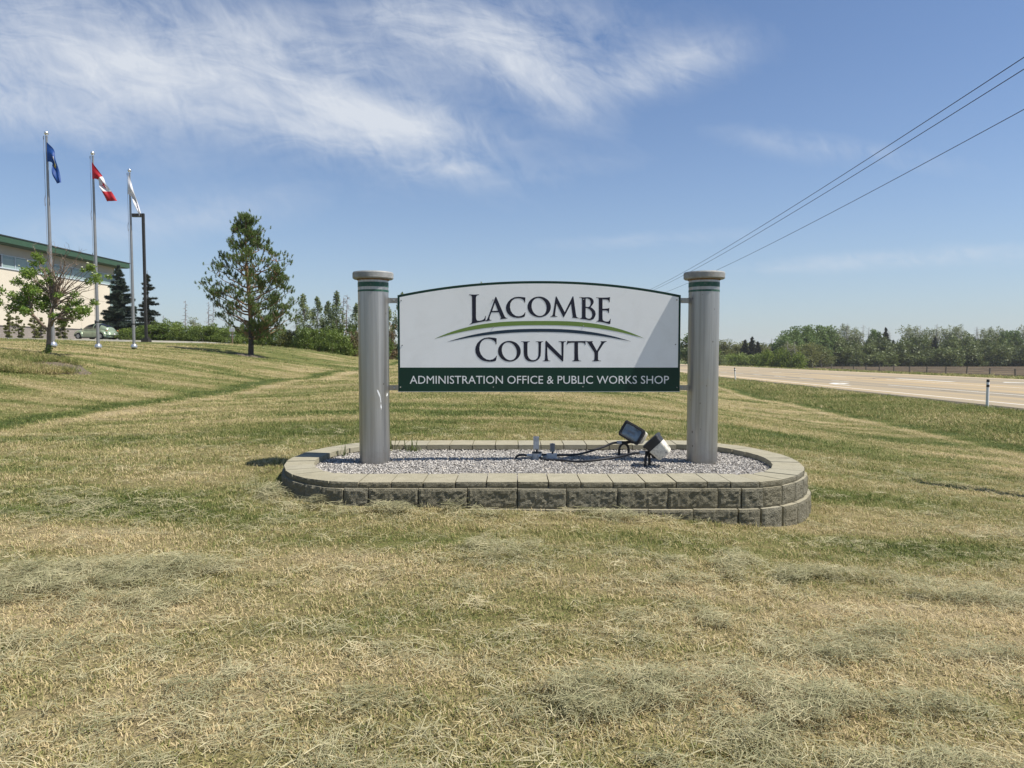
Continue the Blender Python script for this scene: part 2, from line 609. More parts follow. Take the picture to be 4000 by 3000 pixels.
M_ROAD = make_road_mat()
M_LINE = mat_simple('road_paint', (0.66, 0.64, 0.57), 0.6, vary=0.10, scale=3.0)
YS = list(np.arange(-40, 100, 4)) + list(np.arange(100, 300, 10)) + [300]
strip('highway', 17.7, 41.6, YS, M_ROAD, 0.0, label='wide tan asphalt highway running away past the sign', thick=0.25, nu=4)
strip('highway_edge_line', 18.95, 19.13, YS, M_LINE, 0.004, label='solid white edge line on the near side of the highway')
strip('highway_edge_line', 40.2, 40.38, YS, M_LINE, 0.004, label='solid white edge line on the far side of the highway')
strip('lane_line', 23.6, 23.76, list(np.arange(-40, 48.1, 4)), M_LINE, 0.004, label='solid white line beside the turn lane')
strip('lane_line', 29.4, 29.56, list(np.arange(-40, 60.1, 4)), M_LINE, 0.004, label='solid white line in the middle of the highway')
strip('lane_line', 31.4, 31.9, [54, 58, 62.5], M_LINE, 0.004, label='short thick white bar on the far lane')
for k in range(9):
    strip('lane_dash', 23.6, 23.76, [54 + 7.0 * k, 54 + 7.0 * k + 3.2], M_LINE, 0.004, label='white dash of the broken lane line')['group'] = 'white lane dashes'
for k in range(7):
    strip('lane_dash', 29.4, 29.56, [68 + 9.0 * k, 68 + 9.0 * k + 3.5], M_LINE, 0.004, label='white dash of the broken lane line')['group'] = 'white lane dashes'

def arrow(u, y, label, flip=1, s=1.0):
    lp = [(-.09, 0), (.09, 0), (.09, 1.9), (.55, 2.5), (.55, 2.0), (1.3, 3.0), (.55, 3.9), (.55, 3.3), (-.09, 2.4)]
    mb = MB()
    mb.flat([lp], lambda a, b: (u + a * flip * s + 0.0366 * (y + b * s), y + b * s, float(road_z(y + b * s)) + 0.005))
    tag(mb.build('turn_arrow', M_LINE), label, kind='structure')
arrow(20.7, 47, 'white turn arrow painted on the near turn lane', 1, 1.35)
arrow(36.0, 49, 'white turn arrow painted on the far lane at the right', -1, 1.2)
M_SEAL = mat_simple('crack_sealant', (0.07, 0.065, 0.06), 0.8, vary=0.2)
def seal(u0, u1, y0, y1, seed):
    r = random.Random(seed); mb = MB(); n = 10
    top = [(u0 + (u1 - u0) * i / n, y0 + (y1 - y0) * i / n + r.uniform(-.5, .5)) for i in range(n + 1)]
    w = [0.10 + 0.35 * r.random() for _ in top]
    vs = [(a + .0366 * b, b, float(road_z(b)) + .0065) for a, b in top] + [(a + .0366 * b, b + k, float(road_z(b + k)) + .0065) for (a, b), k in zip(top, w)]
    mb.add(vs, [(i, i + 1, n + 2 + i, n + 1 + i) for i in range(n)])
    tag(mb.build('asphalt_patch', M_SEAL), 'dark sealed crack across the tan asphalt', kind='structure')
for k, (a, b, c, d) in enumerate([(26.5, 31, 76, 80), (23, 25, 92, 93), (28, 33, 62, 64), (24.3, 24.6, 30, 47), (22.5, 22.9, 38, 40)]):
    seal(a, b, c, d, k)


def make_field_mat():
    m, g, b = principled('ploughed_soil')
    pos = g.node('ShaderNodeNewGeometry').outputs['Position']
    mp = g.node('ShaderNodeMapping')
    mp.inputs['Scale'].default_value = (0.10, 0.45, 1)
    g.l.new(pos, mp.inputs['Vector'])
    n = g.noise(mp.outputs[0], 1.0, 6.0, 0.7, 0.4)
    n2 = g.noise(pos, 0.9, 5.0, 0.7)
    c = g.ramp(n, [(0.36, (0.045, 0.034, 0.024)), (0.52, (0.080, 0.060, 0.040)), (0.62, (0.25, 0.20, 0.12))])
    c = g.mix(g.math('MULTIPLY', n2, 0.45), c, (0.07, 0.052, 0.036))
    g.put(b.inputs['Base Color'], c)
    b.inputs['Roughness'].default_value = 1.0
    b.inputs['Specular IOR Level'].default_value = 0.05
    bn = g.node('ShaderNodeBump'); bn.inputs['Strength'].default_value = 1.0; bn.inputs['Distance'].default_value = 0.3
    g.put(bn.inputs['Height'], n); g.l.new(bn.outputs[0], b.inputs['Normal'])
    return m
strip('ploughed_field', 71.5, 330, list(np.arange(-60, 300, 10)) + [300], make_field_mat(), -0.88, label='dark ploughed field with pale stubble beyond the fence', nu=20)

M_PARK = mat_simple('grey_asphalt', (0.16, 0.155, 0.15), 0.9, vary=0.2, scale=0.6)
M_CONC = mat_simple('concrete_kerb', (0.46, 0.43, 0.37), 0.85, vary=0.1, scale=2.0, bump=0.2)
PARK = [(-100, 47.0), (-60, 46.6), (-42, 47.0), (-36, 48.4), (-31, 50.4), (-27, 53.0), (-24, 56.0), (-22.5, 60.0), (-24, 66), (-30, 78), (-36, 96), (-44.3, 96), (-44.3, 36), (-100, 36)]
def build_lot():
    mb = MB()
    front = PARK[:9]
    g = []
    for (x, y) in front:
        z = tz(x, y)
        g.append((x, y, z + 0.10))
    # asphalt sheet following the slab behind the kerb line
    inner = [(x - 0.35, y + 0.5) for x, y in front]
    rows = []
    for x, y in inner:
        rows.append([(x + (-44.2 - x) * t, y + (92 - y) * t * 0.9) for t in np.linspace(0, 1, 12)])
    vs = [(a, b, tz(a, b) + 0.09) for r in rows for a, b in r]
    n = 12
    fs = [(i * n + j, i * n + j + 1, (i + 1) * n + j + 1, (i + 1) * n + j) for i in range(len(rows) - 1) for j in range(n - 1)]
    mb.add(vs, fs)
    tag(mb.build('parking_lot', M_PARK), 'grey asphalt parking lot in front of the building', kind='structure')
    kb = MB()
    for (x0, y0), (x1, y1) in zip(front[:-1], front[1:]):
        n = max(1, int(math.hypot(x1 - x0, y1 - y0) / 2))
        for i in range(n):
            a = (x0 + (x1 - x0) * i / n, y0 + (y1 - y0) * i / n); b = (x0 + (x1 - x0) * (i + 1) / n, y0 + (y1 - y0) * (i + 1) / n)
            dx, dy = b[0] - a[0], b[1] - a[1]; L = math.hypot(dx, dy); nx, ny = -dy / L * .28, dx / L * .28
            za, zb = tz(*a), tz(*b)
            kb.add([(a[0], a[1], za - .1), (b[0], b[1], zb - .1), (b[0] + nx, b[1] + ny, zb - .1), (a[0] + nx, a[1] + ny, za - .1),
                    (a[0], a[1], za + .17), (b[0], b[1], zb + .17), (b[0] + nx, b[1] + ny, zb + .17), (a[0] + nx, a[1] + ny, za + .17)],
                   [(0, 1, 5, 4), (1, 2, 6, 5), (2, 3, 7, 6), (3, 0, 4, 7), (4, 5, 6, 7)])
    tag(kb.build('kerb', M_CONC), 'pale concrete kerb along the parking lot on the hill', kind='structure')
build_lot()
# ------------------------------------------------------------------ entrance sign
def make_steel(name, base=(0.385, 0.380, 0.368), rust=True):
    m, g, b = principled(name)
    tc = g.node('ShaderNodeTexCoord').outputs['Object']
    mp = g.node('ShaderNodeMapping'); mp.inputs['Scale'].default_value = (11, 11, 0.28)
    g.l.new(tc, mp.inputs['Vector'])
    streak = g.noise(mp.outputs[0], 1.4, 6.0, 0.65, 0.3)
    n = g.noise(tc, 70.0, 4.0, 0.6)
    n2 = g.noise(tc, 5.0, 6.0, 0.65)
    c = g.ramp(streak, [(0.3, tuple(x * 0.66 for x in base)), (0.7, tuple(x * 1.30 for x in base))])
    c = g.mix(g.math('MULTIPLY', n, 0.08), c, (0.52, 0.51, 0.48))
    c = g.mix(g.math('MULTIPLY', g.mapr(n2, 0.55, 0.75), 0.35), c, (0.42, 0.37, 0.29))
    vor = g.node('ShaderNodeTexVoronoi'); vor.inputs['Scale'].default_value = 7.0
    mv = g.node('ShaderNodeMapping'); mv.inputs['Scale'].default_value = (2, 2, 1.0)
    g.l.new(tc, mv.inputs['Vector']); g.l.new(mv.outputs[0], vor.inputs['Vector'])
    spots = g.math('LESS_THAN', vor.outputs['Distance'], g.math('MULTIPLY', g.mapr(n2, 0.42, 0.7), 0.14))
    c = g.mix(g.math('MULTIPLY', spots, 0.75), c, (0.10, 0.085, 0.07))
    if rust:
        mr = g.node('ShaderNodeMapping'); mr.inputs['Scale'].default_value = (30, 30, 3.2)
        g.l.new(tc, mr.inputs['Vector'])
        nr = g.noise(mr.outputs[0], 1.0, 5.0, 0.7)
        c = g.mix(g.math('MULTIPLY', g.mapr(nr, 0.66, 0.74), 0.55), c, (0.20, 0.15, 0.10))
    # soil splashed up the foot of the pipe and faint runs below the cap
    sz = g.node('ShaderNodeSeparateXYZ'); g.l.new(tc, sz.inputs[0])
    splash = g.math('MULTIPLY', g.mapr(g.math('ADD', sz.outputs[2], g.math('MULTIPLY', g.noise(tc, 14.0, 5.0, 0.7), 0.26)), 0.10, 0.30, 1.0, 0.0), 0.55)
    c = g.mix(splash, c, (0.24, 0.215, 0.175))
    mr2 = g.node('ShaderNodeMapping'); mr2.inputs['Scale'].default_value = (22, 22, 0.5)
    g.l.new(tc, mr2.inputs['Vector'])
    run = g.math('MULTIPLY', g.mapr(g.noise(mr2.outputs[0], 1.0, 4.0, 0.6), 0.56, 0.68), g.mapr(sz.outputs[2], 0.9, 1.95, 0.10, 0.60))
    c = g.mix(run, c, (0.20, 0.175, 0.145))
    g.put(b.inputs['Base Color'], c)
    b.inputs['Metallic'].default_value = 0.80
    g.put(b.inputs['Roughness'], g.mapr(streak, 0.2, 0.8, 0.30, 0.50))
    bn = g.node('ShaderNodeBump'); bn.inputs['Strength'].default_value = 0.03; bn.inputs['Distance'].default_value = 0.01
    g.put(bn.inputs['Height'], n); g.l.new(bn.outputs[0], b.inputs['Normal'])
    return m
M_STEEL = make_steel('weathered_steel')
M_FLANGE = mat_simple('weathered_flange', (0.285, 0.290, 0.285), 0.7, 0.25, vary=0.18, scale=9, dirt=(0.22, 0.17, 0.12), dirt_amt=0.45, bump=.15)
M_STEEL2 = make_steel('bracket_steel', (0.36, 0.34, 0.31))
M_GREEN = mat_simple('dark_green_vinyl', (0.006, 0.034, 0.022), 0.42, vary=0.15, scale=3, spec=.28)
M_BAND = mat_simple('green_pole_band', (0.010, 0.070, 0.043), 0.5, vary=0.2, scale=12, dirt=(0.25, 0.27, 0.25), dirt_amt=0.3)
M_WHITE = mat_simple('white_sign_face', (0.83, 0.845, 0.85), 0.38, vary=0.02, scale=1.5, dirt=(0.62, 0.62, 0.60), dirt_amt=0.25)
M_INK = mat_simple('charcoal_lettering', (0.018, 0.019, 0.034), 0.5, vary=0.1, spec=.25)
M_SWG = mat_simple('leaf_green_vinyl', (0.145, 0.235, 0.045), 0.4, vary=0.05)
M_SWB = mat_simple('navy_vinyl', (0.004, 0.022, 0.046), 0.4, vary=0.05)
M_CAPT = mat_simple('white_lettering', (0.74, 0.76, 0.76), 0.4, vary=0.03)
M_BOLT = mat_simple('bolt_steel', (0.40, 0.39, 0.37), 0.4, 0.8)
M_DKBOLT = mat_simple('dark_screw', (0.10, 0.10, 0.10), 0.5, 0.5)

SY = 7.83            # depth of the pillar row
FY = 7.785           # depth of the sign face
PXL, PXR, PR = -1.522, 2.106, 0.1655
GRAVEL = 0.345

sign = empty('entrance_sign', (0.292, SY, GRAVEL))
tag(sign, 'white and green roadside sign slung between two steel pipe pillars in a gravel bed', 'sign')
def rel(o, parent_loc):
    o.location = o.location
    return o
def S(p):   # world point -> sign local
    return (p[0] - 0.292, p[1] - SY, p[2] - GRAVEL)

for px in (PXL, PXR):
    mb = MB()
    x = px - 0.292
    mb.lathe([(PR, -0.35), (PR, 2.015)], 64, (x, 0, 0))
    pil = mb.build('pillar', M_STEEL, sign, angle=40)
    fb = MB()
    fb.lathe([(PR - 0.01, 2.012), (0.208, 2.012), (0.2205, 2.022), (0.2215, 2.075), (0.214, 2.088), (0.0, 2.092)], 64, (x, 0, 0), cap=False)
    fb.build('flange_cap', M_FLANGE, pil, angle=25)
    wb = MB()
    wb.lathe([(PR + 0.001, 1.996), (PR + 0.006, 2.000), (PR + 0.010, 2.0115), (PR - .02, 2.0115)], 48, (x, 0, 0), cap=False)
    wb.build('weld_bead', mat_simple('rusty_weld', (0.16, 0.10, 0.055), 0.9, vary=0.4, scale=40), pil, angle=60)
    for z0, z1 in ((1.925, 1.975), (1.872, 1.893)):
        gb = MB()
        gb.lathe([(PR - .002, z0), (PR + 0.0015, z0), (PR + 0.0015, z1), (PR - .002, z1)], 64, (x, 0, 0), cap=False)
        gb.build('painted_band', M_BAND, pil, angle=40)

# --- panel -----------------------------------------------------------------
TL, TR = on_y(1552.4, 1155.5, FY), on_y(2660, 1150.3, FY)
BL, BR_ = on_y(1555.5, 1531.8, FY), on_y(2655, 1530, FY)
AP = on_y(2106, 1097.3, FY)
PX0, PX1 = (TL.x + BL.x) / 2, (TR.x + BR_.x) / 2
PZ0, PZC, PZA = (BL.z + BR_.z) / 2, (TL.z + TR.z) / 2, AP.z
def arch(x, zc=PZC, za=PZA):
    t = abs(x - (PX0 + PX1) / 2) / ((PX1 - PX0) / 2)
    return za - (za - zc) * t ** 2.1
N = 48
def outline(d, dt, zlow):
    xs = np.linspace(PX0 + d, PX1 - d, N)
    return [(PX0 + d, zlow), (PX1 - d, zlow)] + [(x, arch(x) - dt) for x in xs[::-1]]
pb = MB()
pb.prism(outline(0, 0, PZ0), lambda a, b: S((a, FY, b)), lambda a, b: S((a, FY + 0.055, b)))
M_EDGE = mat_simple('panel_backing', (0.62, 0.64, 0.63), 0.5, vary=0.05)
panel = pb.build('sign_panel', M_EDGE, sign)
def face(loops, name, mat, off, parent=panel):
    b = MB()
    for lp in loops:
        b.flat(lp, lambda a, c: S((a, FY - off, c)))
    return b.build(name, mat, parent)
GB = on_y(2106, 1435.6, FY).z
bd = 0.0235
face([[outline(0.0015, 0.0015, PZ0 + 0.006), outline(bd, 0.028, GB)[::-1]]], 'green_border', M_GREEN, 0.0012)
face([[outline(bd, 0.028, GB)]], 'white_face', M_WHITE, 0.0012)

# --- lettering -------------------------------------------------------------
def glyph(loops, x0, y0, s):
    return [[(x0 + p[0] * s, y0 + p[1] * s) for p in lp] for lp in loops]
def ell(cx, cy, rx, ry, sk=0.0, n=44):
    return [(cx + rx * math.cos(2 * math.pi * i / n) + sk * math.sin(2 * math.pi * i / n), cy + ry * math.sin(2 * math.pi * i / n)) for i in range(n)]
s1, s2, s3 = 320 / 2212, 340 / 2212, 300 / 2212
GL = []
GL.append(glyph([[(222,207),(360,213),(492,207),(492,222),(445,232),(420,252),(410,300),(410,800),(416,870),(440,912),(490,920),(570,905),(625,875),(650,830),(662,785),(676,785),(668,926),(500,957),(345,990),(238,1021),(236,1008),(280,990),(301,960),(307,850),(303,280),(292,248),(262,230),(222,222)]], 1800, 1120, s1))
GL.append(glyph([[(935,275),(948,270),(960,280),(1165,760),(1190,810),(1225,840),(1262,842),(1262,856),(1065,876),(1062,864),(1085,850),(1080,815),(1028,690),(830,690),(785,805),(775,870),(790,897),(828,898),(828,912),(740,922),(670,936),(672,920),(700,895),(735,830)],[(922,430),(848,655),(1005,648)]], 1800, 1120, s1))
CC = [(1745,290),(1650,277),(1550,270),(1450,283),(1350,332),(1275,410),(1232,490),(1218,570),(1228,645),(1265,720),(1330,782),(1420,825),(1530,842),(1640,832),(1715,810),(1732,790),(1745,690),(1732,690),(1700,745),(1640,783),(1565,797),(1480,785),(1400,730),(1350,650),(1328,555),(1340,450),(1385,370),(1455,322),(1545,308),(1620,318),(1680,345),(1712,390),(1724,430),(1736,430)]
GL.append(glyph([CC], 1800, 1120, s1))
GL.append([ell(2106.3, 1198.6, 45.6, 40.3, 0.6), ell(2105.9, 1198.9, 29.2, 35.2, 3.2)[::-1]])
GL.append(glyph([[(455,748),(490,742),(512,715),(522,690),(590,255),(603,242),(615,255),(820,648),(1015,255),(1030,242),(1042,255),(1105,700),(1120,760),(1150,785),(1193,795),(1193,808),(1010,785),(1010,772),(1025,765),(1020,730),(980,435),(802,770),(791,775),(780,765),(610,430),(575,700),(580,740),(600,750),(632,753),(632,767),(540,762),(455,761)]], 2080, 1120, s2))
GL.append(glyph([[(1188,262),(1300,268),(1440,265),(1500,285),(1545,330),(1558,385),(1545,430),(1510,480),(1480,518),(1540,560),(1590,620),(1608,690),(1595,750),(1560,810),(1510,840),(1450,850),(1380,838),(1300,825),(1202,815),(1200,803),(1230,800),(1255,780),(1258,700),(1260,330),(1250,290),(1225,277),(1188,275)],[(1352,300),(1352,505),(1400,514),(1435,512),(1465,480),(1482,420),(1478,370),(1450,320),(1400,297)],[(1352,540),(1352,765),(1375,795),(1420,812),(1465,808),(1505,770),(1520,710),(1505,640),(1460,580),(1400,545)]], 2080, 1120, s2))
GL.append(glyph([[(1615,270),(1690,275),(1780,278),(1900,274),(1972,262),(1960,395),(1948,395),(1935,350),(1905,328),(1860,322),(1780,322),(1780,560),(1880,555),(1925,550),(1945,535),(1954,535),(1945,672),(1933,672),(1920,630),(1895,608),(1850,602),(1780,602),(1780,800),(1790,850),(1820,872),(1890,888),(1935,882),(1962,855),(1975,815),(1988,815),(1978,940),(1960,948),(1850,918),(1740,893),(1625,883),(1622,870),(1655,868),(1680,850),(1686,790),(1686,330),(1680,300),(1655,285),(1615,283)]], 2080, 1120, s2))
GL.append(glyph([[(886,232),(800,215),(660,203),(530,222),(420,280),(330,370),(282,470),(270,560),(285,660),(335,755),(410,830),(510,880),(640,905),(740,905),(830,890),(868,872),(882,800),(892,733),(880,732),(845,785),(780,835),(690,857),(590,838),(500,780),(430,690),(395,590),(390,500),(410,400),(460,310),(540,255),(630,243),(720,258),(800,295),(845,340),(862,405),(880,405)]], 1820, 1290, s3))
o3 = [ell(1252, 604, 328, 299, 4), ell(1250, 604, 214, 259, 32)[::-1]]
GL.append(glyph(o3, 1820, 1290, s3))
GL.append(glyph([[(1585,317),(1710,322),(1842,317),(1842,330),(1800,338),(1780,352),(1773,400),(1773,640),(1780,730),(1815,805),(1870,850),(1935,862),(2000,850),(2060,800),(2085,730),(2092,640),(2092,400),(2082,350),(2060,335),(2010,330),(2010,317),(2130,321),(2230,316),(2230,328),(2190,335),(2170,360),(2165,400),(2160,640),(2150,740),(2110,820),(2040,875),(1960,902),(1880,905),(1790,885),(1720,835),(1680,750),(1665,640),(1665,400),(1660,355),(1640,335),(1585,330)]], 1820, 1290, s3))
GL.append(glyph([[(225,320),(240,300),(255,305),(690,740),(688,400),(682,355),(660,335),(605,327),(605,313),(715,318),(820,313),(820,327),(775,335),(757,355),(752,400),(742,880),(730,898),(710,893),(278,478),(283,700),(295,830),(305,862),(330,875),(370,878),(370,890),(145,890),(145,878),(190,872),(208,855),(215,800),(225,500)]], 2100, 1290, s3))
GL.append(glyph([[(858,302),(900,312),(1120,312),(1340,310),(1381,303),(1380,425),(1368,425),(1355,390),(1330,365),(1270,355),(1165,355),(1165,650),(1172,810),(1180,855),(1205,873),(1255,878),(1255,890),(992,890),(992,878),(1035,870),(1055,850),(1060,800),(1060,355),(960,358),(885,372),(860,395),(848,420),(837,420)]], 2100, 1290, s3))
GL.append(glyph([[(1386,312),(1490,317),(1595,312),(1597,325),(1575,332),(1572,350),(1705,590),(1830,370),(1835,340),(1815,328),(1808,315),(1900,317),(1992,310),(1992,322),(1950,338),(1910,372),(1745,630),(1742,700),(1742,830),(1750,860),(1775,873),(1825,878),(1825,890),(1570,890),(1570,878),(1610,870),(1630,852),(1637,810),(1640,700),(1632,635),(1450,365),(1425,338),(1386,325)]], 2100, 1290, s3))
def pxface(loops, name, mat, off):
    b = MB()
    b.flat([[tuple(p) for p in lp] for lp in loops], lambda a, c: S(on_y(a, c, FY - off)))
    return b.build(name, mat, panel)
for lp in GL:
    pxface(lp, 'letter', M_INK, 0.0026)
def swoosh(x0, x1, yt, a_up, n_up, a_lo, n_lo, dy, name, mat):
    xs = np.linspace(x0, x1, 49); cx = (x0 + x1) / 2; h = (x1 - x0) / 2
    up = [(x, a_up + (yt - a_up) * abs((x - cx) / h) ** n_up + dy * (x - cx) / h) for x in xs]
    lo = [(x, a_lo + (yt - a_lo) * abs((x - cx) / h) ** n_lo + dy * (x - cx) / h) for x in xs[1:-1]]
    pxface([up + lo[::-1]], name, mat, 0.0026)
swoosh(1695.8, 2516.9, 1323.2, 1253.7, 2.85, 1269.9, 2.4, -1.1, 'swoosh', M_SWG)
swoosh(1745, 2467, 1335.2, 1284.2, 2.4, 1296.6, 2.1, -0.8, 'swoosh', M_SWB)

def text_mesh(txt, name, mat, x0, x1, zb, ch, y, parent, S=S, sx=None):
    cu = bpy.data.curves.new('lettering_curve', 'FONT')
    cu.body = txt; cu.size = 1.0; cu.resolution_u = 3
    cu.space_character = 1.0
    to = bpy.data.objects.new('lettering_curve', cu)
    COL.objects.link(to)
    dg = bpy.context.evaluated_depsgraph_get()
    me = bpy.data.meshes.new_from_object(to.evaluated_get(dg))
    bpy.data.objects.remove(to)
    co = np.empty(len(me.vertices) * 3); me.vertices.foreach_get('co', co); co = co.reshape(-1, 3)
    lo, hi = co.min(0), co.max(0)
    X = x0 + (co[:, 0] - lo[0]) / (hi[0] - lo[0]) * (x1 - x0)
    Z = zb + (co[:, 1]) * ch
    out = np.array([S((a, y, b)) for a, b in zip(X, Z)])
    me.vertices.foreach_set('co', out.ravel())
    me.materials.clear(); me.update()
    # one mesh per letter
    out = np.array(out); xs = out[:, 0]
    faces = [tuple(p.vertices) for p in me.polygons]
    bpy.data.meshes.remove(me)
    iv = sorted((xs[list(f)].min(), xs[list(f)].max()) for f in faces)
    spans = []
    for a, b in iv:
        if spans and a <= spans[-1][1] + 1e-4: spans[-1][1] = max(spans[-1][1], b)
        else: spans.append([a, b])
    for a, b in spans:
        mb = MB()
        fs = [f for f in faces if a - 1e-4 <= xs[list(f)].min() and xs[list(f)].max() <= b + 1e-4]
        ids = sorted({i for f in fs for i in f}); mp = {i: k for k, i in enumerate(ids)}
        mb.add([tuple(out[i]) for i in ids], [tuple(mp[i] for i in f) for f in fs])
        mb.build(name, mat, parent, fix=False)
ca, cb = on_y(1601, 1499.5, FY - .0026), on_y(2613, 1498, FY - .0026)
cc = on_y(1700, 1467, FY - .0026).z - ca.z
text_mesh('ADMINISTRATION OFFICE & PUBLIC WORKS SHOP', 'caption_letter', M_CAPT, ca.x, cb.x, (ca.z + cb.z) / 2, cc / 0.728, FY - .0026, panel)

for px, py, dk in [(1567,1174,1),(1571,1349,1),(1564,1513,0),(1926,1172,1),(1927,1277.5,0),(1927,1512,0),(2279.5,1170,0),(2279.5,1272.5,0),(2277,1511,0),(2644,1171.5,1),(2638.5,1345.5,1),(2644,1513,0)]:
    p = on_y(px, py, FY)
    b = MB()
    b.lathe([(0.0062, 0), (0.0062, 0.003), (0.004, 0.006), (0, 0.007)], 10, S((p.x, FY - .0012, p.z)), Matrix.Rotation(R(90), 3, 'X'), cap=False)
    b.build('screw', M_DKBOLT if dk else M_BOLT, panel)

for sx, xa, xb in ((-1, PXL + PR - .012, PX0 + 0.02), (1, PX1 - 0.02, PXR - PR + .012)):
    for zc in (on_y(1530, 1174, SY).z, on_y(1530, 1514.5, SY).z):
        b = MB()
        for dy in (-0.030, 0.006):
            b.box(S(((xa + xb) / 2, SY + 0.03 + dy - .016, zc)), (xb - xa, 0.007, 0.054))
        xe = xa + .014 if sx < 0 else xb - .014
        b.box(S((xe, SY - 0.004, zc)), (0.012, 0.032, 0.062))
        br = b.build('bracket', M_STEEL2, sign)
        xbolt = xa + 0.072 if sx < 0 else xb - 0.085
        k = MB()
        k.lathe([(0.012, 0), (0.012, 0.006), (0.0085, 0.007), (0.0085, 0.016), (0, 0.018)], 8, S((xbolt, SY - 0.0195, zc)), Matrix.Rotation(R(90), 3, 'X'), cap=False)
        k.build('bolt', M_BOLT, br)

# scuffs of white paint on the left pillar
sc = MB()
for k, lpx in enumerate([[(1471,1522),(1476,1524),(1483,1540),(1487,1570),(1486,1576),(1482,1552),(1474,1533)], [(1505,1535),(1509,1532),(1507,1545),(1503,1549)], [(1486,1576),(1489,1590),(1487,1600),(1484,1588)]]):
    def cyl(px, py):
        x = on_y(px, py, SY - PR).x - PXL
        x = max(-PR * .99, min(PR * .99, x))
        p = on_y(px, py, SY - math.sqrt(PR * PR - x * x))
        return S((PXL + x, SY - math.sqrt(PR * PR - x * x) - .0015, p.z))
    sc.flat([lpx], cyl)
sc.build('paint_scuff', M_CAPT, sign)

# ------------------------------------------------------------------ planter wall
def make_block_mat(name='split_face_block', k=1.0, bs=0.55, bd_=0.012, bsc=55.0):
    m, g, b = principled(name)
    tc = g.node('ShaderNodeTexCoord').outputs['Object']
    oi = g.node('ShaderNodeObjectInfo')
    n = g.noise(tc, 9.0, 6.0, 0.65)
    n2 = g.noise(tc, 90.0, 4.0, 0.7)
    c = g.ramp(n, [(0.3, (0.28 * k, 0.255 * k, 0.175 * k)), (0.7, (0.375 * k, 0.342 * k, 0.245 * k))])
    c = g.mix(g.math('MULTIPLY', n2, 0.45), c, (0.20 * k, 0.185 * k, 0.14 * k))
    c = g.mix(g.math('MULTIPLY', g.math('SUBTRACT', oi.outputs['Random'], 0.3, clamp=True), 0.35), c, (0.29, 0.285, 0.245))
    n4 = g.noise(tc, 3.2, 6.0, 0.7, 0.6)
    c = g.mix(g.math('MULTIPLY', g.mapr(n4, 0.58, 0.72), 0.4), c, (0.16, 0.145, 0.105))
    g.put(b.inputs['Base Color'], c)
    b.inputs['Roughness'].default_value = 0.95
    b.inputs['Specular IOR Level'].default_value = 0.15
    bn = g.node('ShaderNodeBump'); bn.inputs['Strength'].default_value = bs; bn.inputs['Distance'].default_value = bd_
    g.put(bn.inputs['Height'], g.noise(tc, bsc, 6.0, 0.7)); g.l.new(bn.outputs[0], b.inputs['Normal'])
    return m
M_BLOCK = make_block_mat()
M_FACE = make_block_mat('rough_block_face', 0.80, 1.0, 0.035, 75.0)  # darker block colour: shade on the front faces and soil stain painted in
wall = tag(empty('planter_wall', (0.32, BY, 0.0)), 'low oval planter wall of tan split face concrete blocks round the gravel bed', 'wall')

# path along the outline, parametrised by arc length
def outline_pts(off):
    a, b = BA + off, BB + off
    pts = []
    for x in np.linspace(BX0, BX1, 60, endpoint=False): pts.append((x, BY - b))
    for w in np.linspace(-math.pi / 2, math.pi / 2, 60, endpoint=False): pts.append((BX1 + a * math.cos(w), BY + b * math.sin(w)))
    for x in np.linspace(BX1, BX0, 60, endpoint=False): pts.append((x, BY + b))
    for w in np.linspace(math.pi / 2, 1.5 * math.pi, 60, endpoint=False): pts.append((BX0 + a * math.cos(w), BY + b * math.sin(w)))
    return pts
OUT0 = outline_pts(0.0)
SEG = [0.0]
for p, q in zip(OUT0, OUT0[1:] + OUT0[:1]):
    SEG.append(SEG[-1] + math.hypot(q[0] - p[0], q[1] - p[1]))
PER = SEG[-1]
def at_s(s):
    s %= PER
    i = min(len(OUT0) - 1, int(np.searchsorted(SEG, s, side='right') - 1))
    p, q = OUT0[i], OUT0[(i + 1) % len(OUT0)]
    t = (s - SEG[i]) / max(1e-9, SEG[i + 1] - SEG[i])
    dx, dy = q[0] - p[0], q[1] - p[1]
    L = math.hypot(dx, dy)
    return Vector((p[0] + dx * t, p[1] + dy * t, 0)), Vector((dy / L, -dx / L, 0))
